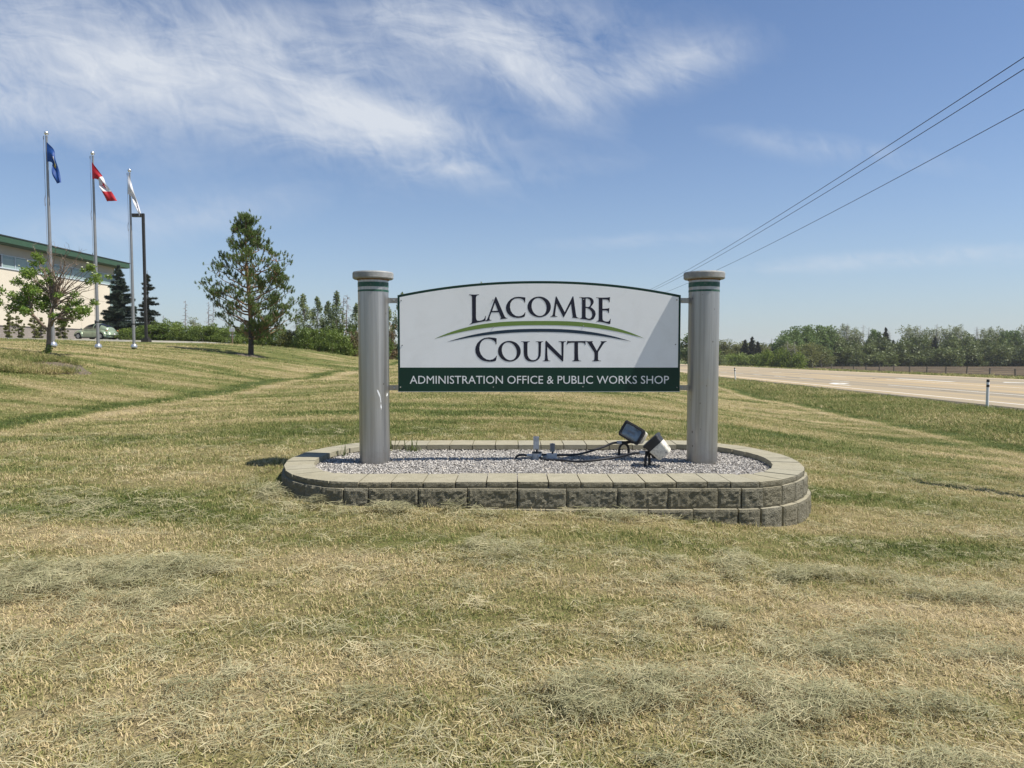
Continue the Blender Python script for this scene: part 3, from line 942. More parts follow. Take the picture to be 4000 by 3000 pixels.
def block(s0, s1, z0, z1, off, depth, rough, seed, gap=0.006, endk=0.0):
    """one split-face block between two radial joints"""
    p0, n0 = at_s(s0 + gap / 2); p1, n1 = at_s(s1 - gap / 2)
    nm = (n0 + n1).normalized()
    L = (p1 - p0).length
    nx, nz = max(6, int(L / 0.021)), max(3, int((z1 - z0) / 0.021))
    r = random.Random(seed)
    depth = depth * (1.0 - endk * abs(nm.x))
    dz = r.uniform(-.003, .003); doff = r.uniform(-.006, .006)
    # straight inner face so that the planter's inner edge is jagged like real blocks
    k = 1.0 - 0.30 * max(0.0, 1 - n0.dot(n1) * 1.0) * 4
    inw = depth
    a0 = p0 - n0 * inw; a1 = p1 - n1 * inw
    vs = []; fs = []
    vid = {}
    for i in range(nx + 1):
        t = i / nx
        base = p0.lerp(p1, t)
        for j in range(nz + 1):
            h = j / nz
            e = min(i, nx - i, 1) * min(j, nz - j, 1)
            e2 = 1.0 if e else 0.35
            bulge = rough * (0.9 if e else 0.1)
            big = float(fbm(seed * 7.3 + i * .45, j * .45 + seed, 3, 3) - .5) * 1.5
            w = off + doff + bulge + rough * e2 * (r.uniform(-1, 1) * .42 + big)
            q = base + nm * w
            tt = (t - .5)
            vid[i, j] = len(vs)
            vs.append((q.x, q.y, z0 + dz + (z1 - z0) * h + (r.uniform(-.004, .004) if e else 0)))
    for i in range(nx):
        for j in range(nz):
            fs.append((vid[i, j], vid[i + 1, j], vid[i + 1, j + 1], vid[i, j + 1]))
    nface = len(fs)
    # top, back, sides, bottom
    b0 = len(vs)
    for q, z in ((a0, z0 + dz), (a1, z0 + dz), (a1, z1 + dz), (a0, z1 + dz)):
        vs.append((q.x, q.y, z))
    fs.append(tuple(vid[i, nz] for i in range(nx + 1)) + (b0 + 2, b0 + 3))
    fs.append(tuple(vid[i, 0] for i in range(nx, -1, -1)) + (b0, b0 + 1))
    fs.append(tuple(vid[0, j] for j in range(nz + 1)) + (b0 + 3, b0))
    fs.append(tuple(vid[nx, j] for j in range(nz, -1, -1)) + (b0 + 1, b0 + 2))
    fs.append((b0, b0 + 3, b0 + 2, b0 + 1))
    mb = MB()
    mb.add([(x - 0.32, y - BY, z) for x, y, z in vs], fs)
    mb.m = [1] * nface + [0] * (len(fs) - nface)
    return mb
def course(joints, z0, z1, off, depth, rough, name, seed, endk=0.0, gap=0.007):
    for i in range(len(joints) - 1):
        mb = block(joints[i], joints[i + 1], z0, z1, off, depth, rough, seed + i, gap=gap, endk=endk)
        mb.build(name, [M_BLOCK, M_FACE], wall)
SX = 1.40   # arc position of x = 0 on the front
def jset(front_x, tail):
    """joints: given x positions on the front, then equal lengths round the rest"""
    j = [x + SX for x in front_x]
    rest = PER - (j[-1] - j[0])
    n = max(1, round(rest / tail))
    return j + [j[-1] + rest * (k + 1) / n for k in range(n)]
cap_j = jset([-1.38, -1.09, -0.80, -0.51, -0.23, 0.05, 0.33, 0.62, 0.91, 1.20, 1.48, 1.76, 1.97, 2.24], 0.287)
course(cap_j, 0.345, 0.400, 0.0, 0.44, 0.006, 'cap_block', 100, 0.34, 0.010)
mid_j = jset([-1.29, -0.84, -0.40, 0.05, 0.49, 0.95, 1.40, 1.85, 2.06, 2.27], 0.225)
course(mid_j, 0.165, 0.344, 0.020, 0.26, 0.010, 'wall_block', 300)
low_j = jset([-1.05, -0.60, -0.15, 0.30, 0.75, 1.22, 1.62, 2.02, 2.22], 0.23)
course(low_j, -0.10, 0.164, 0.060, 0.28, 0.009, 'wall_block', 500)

# ------------------------------------------------------------------ instancing of small stuff (stones, grass)
def proto_collection(name, meshes, mats):
    col = bpy.data.collections.new(name)
    for i, me in enumerate(meshes):
        for m in mats:
            me.materials.append(m)
        o = bpy.data.objects.new(name + '_%d' % i, me)
        col.objects.link(o)
    return col
def scatter(name, P, rot, scl, idx, attrs, col):
    me = bpy.data.meshes.new(name)
    me.vertices.add(len(P))
    me.vertices.foreach_set('co', np.asarray(P, np.float32).ravel())
    def at(n, t, v):
        a = me.attributes.new(n, t, 'POINT')
        a.data.foreach_set('vector' if t == 'FLOAT_VECTOR' else 'value', np.asarray(v, np.float32 if t != 'INT' else np.int32).ravel())
    at('rot', 'FLOAT_VECTOR', rot); at('scl', 'FLOAT_VECTOR', scl); at('pick', 'INT', idx)
    for k, v in attrs.items():
        at(k, 'FLOAT', v)
    o = bpy.data.objects.new(name, me)
    COL.objects.link(o)
    t = bpy.data.node_groups.new(name + '_scatter', 'GeometryNodeTree')
    t.interface.new_socket('Geometry', in_out='INPUT', socket_type='NodeSocketGeometry')
    t.interface.new_socket('Geometry', in_out='OUTPUT', socket_type='NodeSocketGeometry')
    N = t.nodes
    gi, go = N.new('NodeGroupInput'), N.new('NodeGroupOutput')
    ci = N.new('GeometryNodeCollectionInfo')
    ci.inputs['Collection'].default_value = col
    ci.inputs['Separate Children'].default_value = True
    ci.inputs['Reset Children'].default_value = True
    ip = N.new('GeometryNodeInstanceOnPoints')
    ip.inputs['Pick Instance'].default_value = True
    def na(n, dt):
        a = N.new('GeometryNodeInputNamedAttribute'); a.data_type = dt
        a.inputs['Name'].default_value = n
        return [s for s in a.outputs if s.enabled and s.name == 'Attribute'][0]
    L = t.links
    mp = N.new('GeometryNodeMeshToPoints')
    L.new(gi.outputs[0], mp.inputs['Mesh'])
    L.new(mp.outputs[0], ip.inputs['Points'])
    L.new(ci.outputs[0], ip.inputs['Instance'])
    L.new(na('pick', 'INT'), ip.inputs['Instance Index'])
    e2r = N.new('FunctionNodeEulerToRotation')
    L.new(na('rot', 'FLOAT_VECTOR'), e2r.inputs[0])
    L.new(e2r.outputs[0], ip.inputs['Rotation'])
    L.new(na('scl', 'FLOAT_VECTOR'), ip.inputs['Scale'])
    L.new(ip.outputs[0], go.inputs[0])
    md = o.modifiers.new('scatter', 'NODES')
    md.node_group = t
    return o

def stone_mesh(seed):
    r = random.Random(seed)
    bm = bmesh.new()
    bmesh.ops.create_icosphere(bm, subdivisions=1, radius=1.0)
    k = Vector((r.uniform(.75, 1.2), r.uniform(.6, .95), r.uniform(.4, .7)))
    for v in bm.verts:
        v.co = Vector((v.co.x * k.x, v.co.y * k.y, v.co.z * k.z)) * r.uniform(.78, 1.15)
    me = bpy.data.meshes.new('stone'); bm.to_mesh(me); bm.free()
    return me
def make_gravel_mat(inst=True):
    m, g, b = principled('crushed_gravel')
    if inst:
        at = g.node('ShaderNodeAttribute', attribute_name='tone', attribute_type='INSTANCER').outputs['Fac']
        n = g.noise(g.node('ShaderNodeTexCoord').outputs['Object'], 2.0, 4.0, 0.6)
        f = g.math('ADD', at, g.math('MULTIPLY', g.math('SUBTRACT', n, 0.5), 0.25))
    else:
        f = g.noise(g.node('ShaderNodeNewGeometry').outputs['Position'], 60.0, 3.0, 0.6)
    c = g.ramp(f, [(0.0, (0.10, 0.093, 0.085)), (0.25, (0.25, 0.235, 0.215)), (0.55, (0.42, 0.395, 0.36)), (0.8, (0.55, 0.52, 0.47)), (1.0, (0.60, 0.53, 0.43))])
    if not inst:
        c = g.mix(0.6, c, (0.12, 0.115, 0.11))
    g.put(b.inputs['Base Color'], c)
    b.inputs['Roughness'].default_value = 0.85
    b.inputs['Specular IOR Level'].default_value = 0.25
    return m
def gravel_z(x, y):
    return 0.325 + 0.028 * np.exp(-(((x - .3) / 2.2) ** 2 + ((y - 7.75) / 0.7) ** 2)) + 0.012 * (fbm(x * 2.2, y * 2.2, 4) - .5)
def build_gravel():
    gx = np.linspace(-2.3, 2.95, 60); gy = np.linspace(6.5, 9.1, 34)
    X, Y = np.meshgrid(gx, gy); x, y = X.ravel(), Y.ravel()
    z = gravel_z(x, y) - 0.012
    idx = np.arange(x.size).reshape(X.shape)
    f = np.stack([idx[:-1, :-1], idx[:-1, 1:], idx[1:, 1:], idx[1:, :-1]], -1).reshape(-1, 4)
    ok = bed_inside(x, y, 0.22)
    f = f[ok[f].all(1)]
    me = bpy.data.meshes.new('gravel_bed')
    me.from_pydata(np.stack([x, y, z], 1), [], f)
    o = link_mesh('gravel_bed', me, make_gravel_mat(False), None, True)
    tag(o, 'grey crushed gravel filling the raised planter', kind='structure')
    n = 36000
    px = rng.uniform(-2.3, 2.95, n * 2); py = rng.uniform(6.5, 9.1, n * 2)
    ok = np.where(px < BX0, (BX0 - px) / (BA - .24), np.where(px > BX1, (px - BX1) / (BA - .24), 0)) ** 2 + ((py - BY) / (BB - .36)) ** 2 < 1
    px, py = px[ok][:n], py[ok][:n]
    for cx in (PXL, PXR):
        k = np.hypot(px - cx, py - SY) > PR + .005
        px, py = px[k], py[k]
    n = len(px)
    pz = gravel_z(px, py) + rng.uniform(-.006, .012, n)
    s = rng.uniform(.0065, .0135, n)
    rot = rng.uniform(-math.pi, math.pi, (n, 3)); rot[:, :2] *= 0.25
    col = proto_collection('stone_kinds', [stone_mesh(k) for k in range(6)], [make_gravel_mat(True)])
    g = scatter('loose_gravel', np.stack([px, py, pz], 1), rot, np.stack([s, s, s], 1), rng.integers(0, 6, n), {'tone': np.clip(rng.beta(1.7, 1.75, n), 0, 1)}, col)
    tag(g, 'loose grey crushed stones in the raised planter', kind='stuff')
build_gravel()

# ------------------------------------------------------------------ floodlights, junction boxes, conduit
M_BLACK = mat_simple('black_housing', (0.018, 0.018, 0.02), 0.5, vary=0.3, scale=9)
M_GREYH = mat_simple('peeling_housing', (0.115, 0.12, 0.13), 0.55, vary=0.15, scale=6)
def make_peel():
    m, g, b = principled('peeling_paint')
    tc = g.node('ShaderNodeTexCoord').outputs['Object']
    n = g.noise(tc, 7.5, 5.0, 0.6, 0.5)
    n2 = g.noise(tc, 40.0, 4.0, 0.6)
    k = g.mapr(n, 0.36, 0.385)
    c = g.mix(k, (0.07, 0.072, 0.08), g.ramp(n2, [(0.35, (0.52, 0.49, 0.41)), (0.6, (0.76, 0.72, 0.61))]))
    g.put(b.inputs['Base Color'], c)
    b.inputs['Roughness'].default_value = 0.65
    return m
M_PEEL = make_peel()
def make_glass(name, col=(0.10, 0.13, 0.15)):
    m, g, b = principled(name)
    tc = g.node('ShaderNodeTexCoord').outputs['Object']
    n = g.noise(tc, 9.0, 3.0, 0.5)
    g.put(b.inputs['Base Color'], g.ramp(n, [(0.35, tuple(c * .6 for c in col)), (0.65, tuple(c * 1.6 for c in col))]))
    b.inputs['Roughness'].default_value = 0.08
    b.inputs['Specular IOR Level'].default_value = 0.8
    b.inputs['Coat Weight'].default_value = 0.5
    return m
M_LENS = make_glass('lamp_lens', (0.16, 0.20, 0.23))
M_REFL = mat_simple('lamp_reflector', (0.55, 0.57, 0.58), 0.25, 0.9)
M_ALU = mat_simple('grey_cast_box', (0.56, 0.565, 0.56), 0.55, 0.2, vary=0.2, scale=14, dirt=(0.2, 0.19, 0.18), dirt_amt=0.4)
M_BOXG = mat_simple('slate_grey_box', (0.17, 0.185, 0.20), 0.5, vary=0.12, scale=10)
M_CORD = mat_simple('black_conduit', (0.016, 0.016, 0.018), 0.45, vary=0.3)
M_IRON = mat_simple('black_iron', (0.02, 0.019, 0.018), 0.6, vary=0.3)

def floodlight(loc, label, face_az, tilt, roll, arch_az, off, sc):
    """box lamp on a knuckle over a bent iron foot; the lens looks along +face"""
    t = tag(empty('floodlight', loc), label, 'floodlight', 'floodlights lighting the sign')
    rot = Matrix.Rotation(face_az, 3, 'Z') @ Matrix.Rotation(tilt, 3, 'X') @ Matrix.Rotation(roll, 3, 'Y')
    w, h = sc
    c = Vector(off)
    def P(a, b, d):       # a right, b up, d towards the lens (-Y)
        return c + rot @ Vector((a, -d * 1.05 - .05, b))
    def ring(a, b, d, r=0.025, n=4):
        out = []
        for sx, sy, w0 in ((1, 1, 0), (-1, 1, 90), (-1, -1, 180), (1, -1, 270)):
            for k in range(n):
                q = R(w0 + 90 * k / (n - 1))
                out.append(P(sx * (a - r) + r * math.cos(q), sy * (b - r) + r * math.sin(q), d))
        return out
    def loft(rings, close_first=True, close_last=True):
        mb = MB(); n = len(rings[0]); vs = [p for r_ in rings for p in r_]
        fs = []
        for i in range(len(rings) - 1):
            for k in range(n):
                k2 = (k + 1) % n
                fs.append((i * n + k, i * n + k2, (i + 1) * n + k2, (i + 1) * n + k))
        if close_first: fs.append(tuple(range(n)))
        if close_last: fs.append(tuple((len(rings) - 1) * n + k for k in range(n)))
        return mb.add(vs, fs)
    hb = loft([ring(w * .36, h * .36, -0.165), ring(w * .41, h * .42, -0.15), ring(w * .470, h * .478, -0.035)])
    hb.build('housing', M_PEEL, t, angle=35)
    hb = loft([ring(w * .474, h * .482, -0.0345), ring(w / 2, h / 2, 0.03)])
    hb.build('front_housing', M_BLACK, t, angle=35)
    fr = loft([ring(w / 2 + .008, h / 2 + .008, 0.022), ring(w / 2 + .010, h / 2 + .010, 0.048), ring(w / 2 - .012, h / 2 - .012, 0.056), ring(w / 2 - .022, h / 2 - .022, 0.046)], True, False)
    frame = fr.build('lens_frame', M_BLACK, t, angle=35)
    gl = loft([ring(w / 2 - .021, h / 2 - .021, 0.047), ring(w / 2 - .05, h / 2 - .045, 0.051)], False, True)
    lens = gl.build('lens', M_LENS, t)
    rf = MB()
    rf.flat([[(-.05, -.012), (.05, -.012), (.05, .012), (-.05, .012)]], lambda a, b: P(a, b, 0.0525))
    rf.build('lamp_tube', M_BOXG, lens)
    for a, b in ((-w / 2 - .004, 0.0), (w / 2 + .004, 0.02)):
        k = MB(); k.box(P(a, b, 0.036), (0.02, 0.03, 0.025), rot)
        k.build('clip', M_BLACK, frame)
    # knuckle below the box
    kb = MB()
    base = Vector((0.0, 0.0, 0.150 if off[2] > .22 else 0.105))
    arm = c + rot @ Vector((0, .05, -h * .52))
    kb.tube([c + rot @ Vector((0, .04, -h * .40)), arm], [0.026, 0.022], 10)
    kb.tube([arm, base + Vector((.03, 0, .005)), base], [0.019, 0.020, 0.019], 8)
    kb.lathe([(0.027, -0.024), (0.027, 0.024)], 12, arm, Matrix.Rotation(R(90), 3, 'X'))
    kb.tube([base + Vector((-.035, 0, .004)), base + Vector((0.04, 0, 0))], [0.021, 0.024], 10)
    kb.build('knuckle', M_IRON, t, angle=40)
    ft = MB()
    pts = []
    for k in range(13):
        q = math.pi * k / 12
        rr = 0.060
        pts.append(Vector((rr * math.cos(q) * math.cos(arch_az), rr * math.cos(q) * math.sin(arch_az), 0.03 + (base.z - .035) * math.sin(q) ** .7)))
    pts = [pts[0] - Vector((0, 0, .08))] + pts + [pts[-1] - Vector((0, 0, .08))]
    ft.tube(pts, 0.0145, 8)
    ft.build('foot', M_IRON, t, angle=60)
    fi = MB(); fi.tube([base + Vector((-.085, 0, .006)), base + Vector((-.030, 0, .004))], [0.020, 0.022], 10)
    fi.build('conduit_fitting', M_ALU, t, angle=60)
    return t, Vector(loc) + base + Vector((-.085, 0, .006))
fb_, CA = floodlight((on_y(2437, 1766, 8.35).x, 8.35, 0.335), 'rear floodlight facing the road with a clear glass lens above the far kerb blocks', R(-32), R(-14), R(25), R(8), (.125, 0, .262), (.262, .182))
ff_, CB = floodlight((on_y(2529, 1822, 7.50).x, 7.50, 0.340), 'front floodlight with chipped cream paint turned away from the road beside the right pillar', R(-108), R(-46), R(0), R(58), (.105, 0, .222), (.235, .185))

jb = tag(empty('junction_box', (on_y(2097, 1790, 7.98).x, 7.98, 0.368)), 'round cast junction box with a tall grey photocell standing on its lid', 'junction box')
b = MB(); b.lathe([(0.052, -.03), (0.054, 0.055), (0.0, 0.056)], 24, (0, 0, 0), cap=False); b.build('box_body', M_ALU, jb, angle=40)
b = MB(); b.lathe([(0.0, 0.056), (0.0565, 0.056), (0.0575, 0.064), (0.02, 0.069), (0, 0.069)], 24, (0, 0, 0), cap=False); b.build('lid', M_IRON, jb, angle=40)
b = MB(); b.tube([(0, 0, 0.065), (0, 0, 0.10)], 0.011, 10); b.build('nipple', M_IRON, jb, angle=60)
b = MB(); b.box((-0.008, 0, 0.165), (0.062, 0.05, 0.135)); b.box((-0.008, 0, 0.235), (0.066, 0.054, 0.006)); b.box((-.008, -.026, .165), (.050, .004, .118)); b.build('photocell', M_ALU, jb)
b = MB(); b.tube([(-0.052, -.01, 0.025), (-0.115, -.012, 0.03)], [0.019, 0.016], 10); b.build('hub_fitting', M_ALU, jb, angle=60)
b = MB(); b.tube([(0.02, -.045, 0.03), (0.028, -.075, 0.012)], [0.017, 0.015], 10); b.build('hub_fitting', M_ALU, jb, angle=60)
ob = tag(empty('outlet_box', (on_y(2155, 1784, 8.02).x, 8.02, 0.368)), 'short slate grey box on a cast fitting right of the junction box', 'outlet box')
b = MB(); b.box((0, 0, 0.013), (0.115, 0.055, 0.055)); b.tube([(-0.105, 0, 0.012), (-0.055, 0, .012)], 0.014, 8); b.build('cast_base', M_ALU, ob)
b = MB(); b.tube([(0.01, 0, 0.03), (0.01, 0, 0.07)], 0.012, 8); b.build('nipple', M_IRON, ob, angle=60)
b = MB(); b.box((0.008, 0, 0.107), (0.052, 0.052, 0.08)); b.box((0.008, 0, 0.150), (0.057, 0.057, 0.007)); b.box((0.008, 0, .156), (.02, .02, .006)); b.build('grey_cover', M_BOXG, ob)

def smooth_path(pts, n=40):
    pts = [Vector(p) for p in pts]
    out = []
    P = [pts[0] * 2 - pts[1]] + pts + [pts[-1] * 2 - pts[-2]]
    for i in range(1, len(P) - 2):
        for k in range(n // (len(pts) - 1)):
            t = k / (n // (len(pts) - 1))
            a, b_, c, d = P[i - 1], P[i], P[i + 1], P[i + 2]
            out.append(0.5 * ((2 * b_) + (c - a) * t + (2 * a - 5 * b_ + 4 * c - d) * t * t + (3 * b_ - a - 3 * c + d) * t ** 3))
    return out + [pts[-1]]
J = Vector(jb.location)
def conduit(pts, label, rings=False):
    mb = MB()
    path = smooth_path(pts, 60)
    mb.tube(path, [0.0125 + (0.0016 if (rings and i % 2) else 0) for i in range(len(path))], 8)
    tag(mb.build('conduit', M_CORD, None, angle=60), label, 'conduit', 'black conduits in the gravel')
conduit([J + Vector((.03, -.07, .015)), J + Vector((.10, -.17, .004)), J + Vector((.28, -.26, .012)), CB + Vector((-.62, -.04, -.088)), CB + Vector((-.26, -.01, -.05)), CB + Vector((-.08, 0, -.008)), CB], 'black conduit curving from the junction box to the front floodlight', True)
conduit([J + Vector((.05, .03, .03)), J + Vector((.18, .06, .022)), J + Vector((.42, .11, .018)), CA + Vector((-.38, -.10, -.105)), CA + Vector((-.17, -.03, -.05)), CA + Vector((-.06, 0, -.010)), CA], 'black conduit running past the outlet box to the rear floodlight', True)
conduit([J + Vector((-.115, -.012, .03)), J + Vector((-.17, -.015, .035)), J + Vector((-.225, -.02, .02)), J + Vector((-.245, -.02, -.03)), J + Vector((-.247, -.02, -.08))], 'short black conduit bending from the junction box into the gravel')
# ------------------------------------------------------------------ grass, hay, weeds
def blade_clump(seed, n, spread, h0, h1, w, lean, flat=False):
    r = random.Random(seed)
    vs, fs = [], []
    for i in range(n):
        a = r.uniform(0, 2 * math.pi); d = spread * math.sqrt(r.random())
        x, y = d * math.cos(a), d * math.sin(a)
        h = r.uniform(h0, h1); th = r.uniform(0, 2 * math.pi)
        ww = w * r.uniform(.7, 1.3)
        if flat:
            el = r.gauss(0.04, 0.15)
            dirv = Vector((math.cos(th) * math.cos(el), math.sin(th) * math.cos(el), math.sin(el)))
            z0 = r.uniform(0.002, 0.034) * (1 - d / spread * .8)
            side = Vector((-math.sin(th), math.cos(th), r.uniform(-.6, .6))).normalized() * ww
            p = Vector((x, y, z0)) - dirv * h * .5
            bend = Vector((r.uniform(-.2, .2), r.uniform(-.2, .2), r.uniform(-.02, .14))) * h
            pts = [p, p + dirv * h * .5 + bend * .6, p + dirv * h + bend * .2 - Vector((0, 0, h * .06))]
        else:
            side = Vector((math.cos(th + 1.57), math.sin(th + 1.57), 0)) * ww
            k = lean * r.uniform(.2, 1.3)
            dirv = Vector((math.cos(th) * k, math.sin(th) * k, 1)).normalized()
            p = Vector((x, y, -0.004))
            pts = [p, p + dirv * h * .55, p + dirv * h + Vector((math.cos(th), math.sin(th), -.45)) * h * .35 * k]
        b = len(vs)
        vs += [pts[0] - side, pts[0] + side, pts[1] - side * .85, pts[1] + side * .85, pts[2]]
        fs += [(b, b + 1, b + 3, b + 2), (b + 2, b + 3, b + 4)]
    me = bpy.data.meshes.new('clump')
    me.from_pydata([tuple(v) for v in vs], [], fs)
    return me
def make_blade_mat(name, hay=False):
    m, g, b = principled(name)
    at = g.node('ShaderNodeAttribute', attribute_name='tone', attribute_type='INSTANCER').outputs['Fac']
    isl = g.node('ShaderNodeNewGeometry').outputs['Random Per Island']
    if hay:
        f = g.math('ADD', g.math('MULTIPLY', at, 0.55), g.math('MULTIPLY', isl, 0.45))
        c = g.ramp(f, [(0.0, (0.048, 0.052, 0.026)), (0.3, (0.200, 0.205, 0.108)), (0.62, (0.41, 0.385, 0.225)), (1.0, (0.70, 0.61, 0.39))])
    else:
        f = g.math('ADD', at, g.math('MULTIPLY', g.math('SUBTRACT', isl, 0.5), 0.75))
        c = grass_color(g, f, 1.18)
    g.put(b.inputs['Base Color'], c)
    b.inputs['Roughness'].default_value = 0.7
    b.inputs['Specular IOR Level'].default_value = 0.2
    tr = g.node('ShaderNodeBsdfTranslucent'); g.put(tr.inputs['Color'], c)
    mx = g.node('ShaderNodeMixShader'); mx.inputs[0].default_value = 0.28
    g.l.new(b.outputs[0], mx.inputs[1]); g.l.new(tr.outputs[0], mx.inputs[2])
    g.l.new(mx.outputs[0], g.n['Material Output'].inputs['Surface'])
    return m
M_BLADE = make_blade_mat('lawn_blade')
M_HAY = make_blade_mat('hay_strand', True)

def free(x, y):
    """true where lawn may grow: outside planter, road, lot"""
    return ~bed_inside(x, y, -0.09) & (road_u(x, y) < 17.5)
def build_lawn():
    xs, ys, sc = [], [], []
    for y0, y1, dens, s in ((1.7, 4.2, 300, 1.05), (4.2, 7, 210, 1.15), (7, 12, 115, 1.4), (12, 20, 46, 1.9), (20, 34, 15, 2.7), (34, 56, 4.5, 3.6)):
        hw1 = 0.80 * y1 + 2.4
        n = int((y1 - y0) * 2 * hw1 * dens)
        y = rng.uniform(y0, y1, n); x = rng.uniform(-hw1, hw1, n)
        k = np.abs(x) < 0.80 * y + 2.4
        xs.append(x[k]); ys.append(y[k]); sc.append(np.full(k.sum(), s))
    x, y, s = np.concatenate(xs), np.concatenate(ys), np.concatenate(sc)
    k = free(x, y)
    k &= ~((y > 44) & (x < -22))
    x, y, s = x[k], y[k], s[k]
    z = terrain(x, y) + 0.05 * (fbm(x / 1.6, y / 1.6, 2) - 0.5)
    n = len(x)
    t = tint(x, y)
    # fresh blades stand a little taller than the straw
    hs = s * rng.uniform(.7, 1.25, n) * (1.25 - .45 * t) * np.where(s > 2, .62, np.where(s > 1.5, .75, 1.0))
    hs = hs * np.where(rng.uniform(0, 1, n) < .045, 1.75, 1.0)
    edge = bed_inside(x, y, -0.22)
    hs = np.where(edge, hs * 1.35, hs)
    rot = np.stack([rng.normal(0, .12, n), rng.normal(0, .12, n), rng.uniform(-math.pi, math.pi, n)], 1)
    tone = np.clip(t + rng.normal(0, .13, n), 0, 1)
    col = proto_collection('lawn_kinds', [blade_clump(k, 26, .075, .014, .040, .0019, .95) for k in range(5)], [M_BLADE])
    o = scatter('lawn_grass', np.stack([x, y, z], 1), rot, np.stack([s, s, hs], 1), rng.integers(0, 5, n), {'tone': tone}, col)
    tag(o, 'short dry mown grass with green patches', kind='stuff')

def hay_density(x, y):
    w = 0.35 * (fbm(x / 1.3, x * 0, 61) - .5)
    lump = sstep(0.45, 0.62, fbm(x / .34, y / .17, 71, 3))
    d = np.zeros_like(x)
    b1 = np.exp(-((y - (3.08 + w + .04 * x)) / .24) ** 2) * (.35 + sstep(.42, .6, fbm(x / .9, y * 0, 5)))
    b2 = np.exp(-((y - (4.95 + 1.2 * w - .045 * x * x + .05 * x)) / .30) ** 2) * (.25 + sstep(.40, .6, fbm(x / 1.1, y * 0 + 7, 15)))
    b3 = np.exp(-((y - (4.0 + w - .10 * x)) / .32) ** 2) * sstep(.44, .62, fbm(x / 1.2 + 9, y * 0, 25)) * 1.0
    b4 = np.exp(-((y - (6.4 + 1.4 * w + .07 * x)) / .35) ** 2) * (x < -1.5) * .5
    b5 = np.exp(-((y - 2.45 - w) / .25) ** 2) * .9
    pats = [(-2.15, 3.45, .50, .16, 1.0), (-.62, 3.0, .30, .13, 1.2), (.42, 2.98, .26, .22, 1.5), (1.05, 2.80, .45, .16, 1.2), (-1.25, 3.15, .35, .10, 1.0), (2.1, 3.9, .5, .15, .8), (1.6, 3.5, .3, .10, .7),
            (-2.4, 4.6, .5, .2, .7), (.95, 4.5, .30, .10, 1.1), (3.1, 3.75, .55, .10, 1.0), (1.5, 2.45, .5, .2, 1.2), (-.2, 2.5, .4, .12, 1.1)]
    d = b1 * .35 + b2 * .75 + b3 * .5 + b4 * .45 + b5 * .35
    d = d * (.14 + 1.35 * lump)
    for cx, cy, rx, ry, a in pats:
        d += .62 * a * np.exp(-(((x - cx) / rx) ** 2 + ((y - cy) / ry) ** 2)) * (.30 + 1.0 * lump)
    # clippings blown against the foot of the wall
    near = bed_inside(x, y, -0.30) & (y < 7.0) & (x < 1.5)
    d += near * .85 * (.3 + lump)
    d += 0.05 + .22 * lump * sstep(.40, .60, fbm(x / 1.5, y / .8, 44, 3))
    return np.clip(d, 0, 1.4)
def build_hay():
    n = 120000
    y = rng.uniform(1.9, 11, n) ; x = rng.uniform(-1, 1, n) * (0.80 * y + .8)
    # even per square metre
    keep = rng.uniform(0, 1, n) < (0.80 * y + .8) / 9.6
    x, y = x[keep], y[keep]
    d = hay_density(x, y)
    fade = np.where(y > 6.8, .45, 1.0)
    k = (rng.uniform(0, 1, len(x)) < d * .72 * fade) & free(x, y)
    x, y, d = x[k], y[k], d[k]
    n = len(x)
    z = terrain(x, y) + 0.05 * (fbm(x / 1.6, y / 1.6, 2) - 0.5) + .008 + rng.uniform(0, 1, n) ** .8 * .075 * np.clip(d - .28, 0, 1)
    rot = np.stack([rng.normal(0, .18, n), rng.normal(0, .18, n), rng.uniform(-math.pi, math.pi, n)], 1)
    s = rng.uniform(.7, 1.25, n) * np.where(y > 6, 1.1, .92)
    tone = np.clip(.62 - .22 * np.clip(d, 0, 1) + rng.normal(0, .26, n), 0, 1)
    col = proto_collection('hay_kinds', [blade_clump(50 + k, 16, .075, .04, .16, .0014, 0, True) for k in range(6)], [M_HAY])
    o = scatter('grass_clippings', np.stack([x, y, z], 1), rot, np.stack([s, s, s], 1), rng.integers(0, 6, n), {'tone': tone}, col)
    tag(o, 'drying grey green windrows of cut grass on the lawn', kind='stuff')
build_lawn()
build_hay()

M_WEED = mat_leaf('weed_leaf', (0.06, 0.10, 0.03), (0.22, 0.24, 0.09), 6.0, .3)
def weed(loc, label, seed, n, h0, h1):
    r = random.Random(seed); mb = MB()
    for i in range(n):
        a = r.uniform(0, 6.28); h = r.uniform(h0, h1); k = r.uniform(.05, .55); w = r.uniform(.004, .008)
        p0 = Vector((r.gauss(0, .045), r.gauss(0, .03), -.03))
        d = Vector((math.cos(a), math.sin(a), 0)); sd = Vector((-d.y, d.x, 0)) * w
        pts = [p0 + d * (h * k * t * t) + Vector((0, 0, h * (t - .35 * k * t * t))) for t in (0, .35, .7, 1)]
        b = []
        for q, f in zip(pts, (.8, 1, .7, .08)):
            b += [q - sd * f, q + sd * f]
        mb.add(b, [(0, 1, 3, 2), (2, 3, 5, 4), (4, 5, 7, 6)])
    o = mb.build('weed_tuft', M_WEED, None, fix=False)
    o.location = loc
    tag(o, label, 'weed')
weed((-1.22, 8.72, .33), 'tall green weed tuft right of the left pillar by the back kerb', 3, 34, .07, .26)
weed((-1.55, 8.78, .33), 'thin weed tuft with long bent blades behind the left pillar', 5, 24, .08, .30)
weed((-2.0, 8.30, .33), 'small dry weed sprig at the planter edge left of the left pillar', 8, 12, .05, .20)
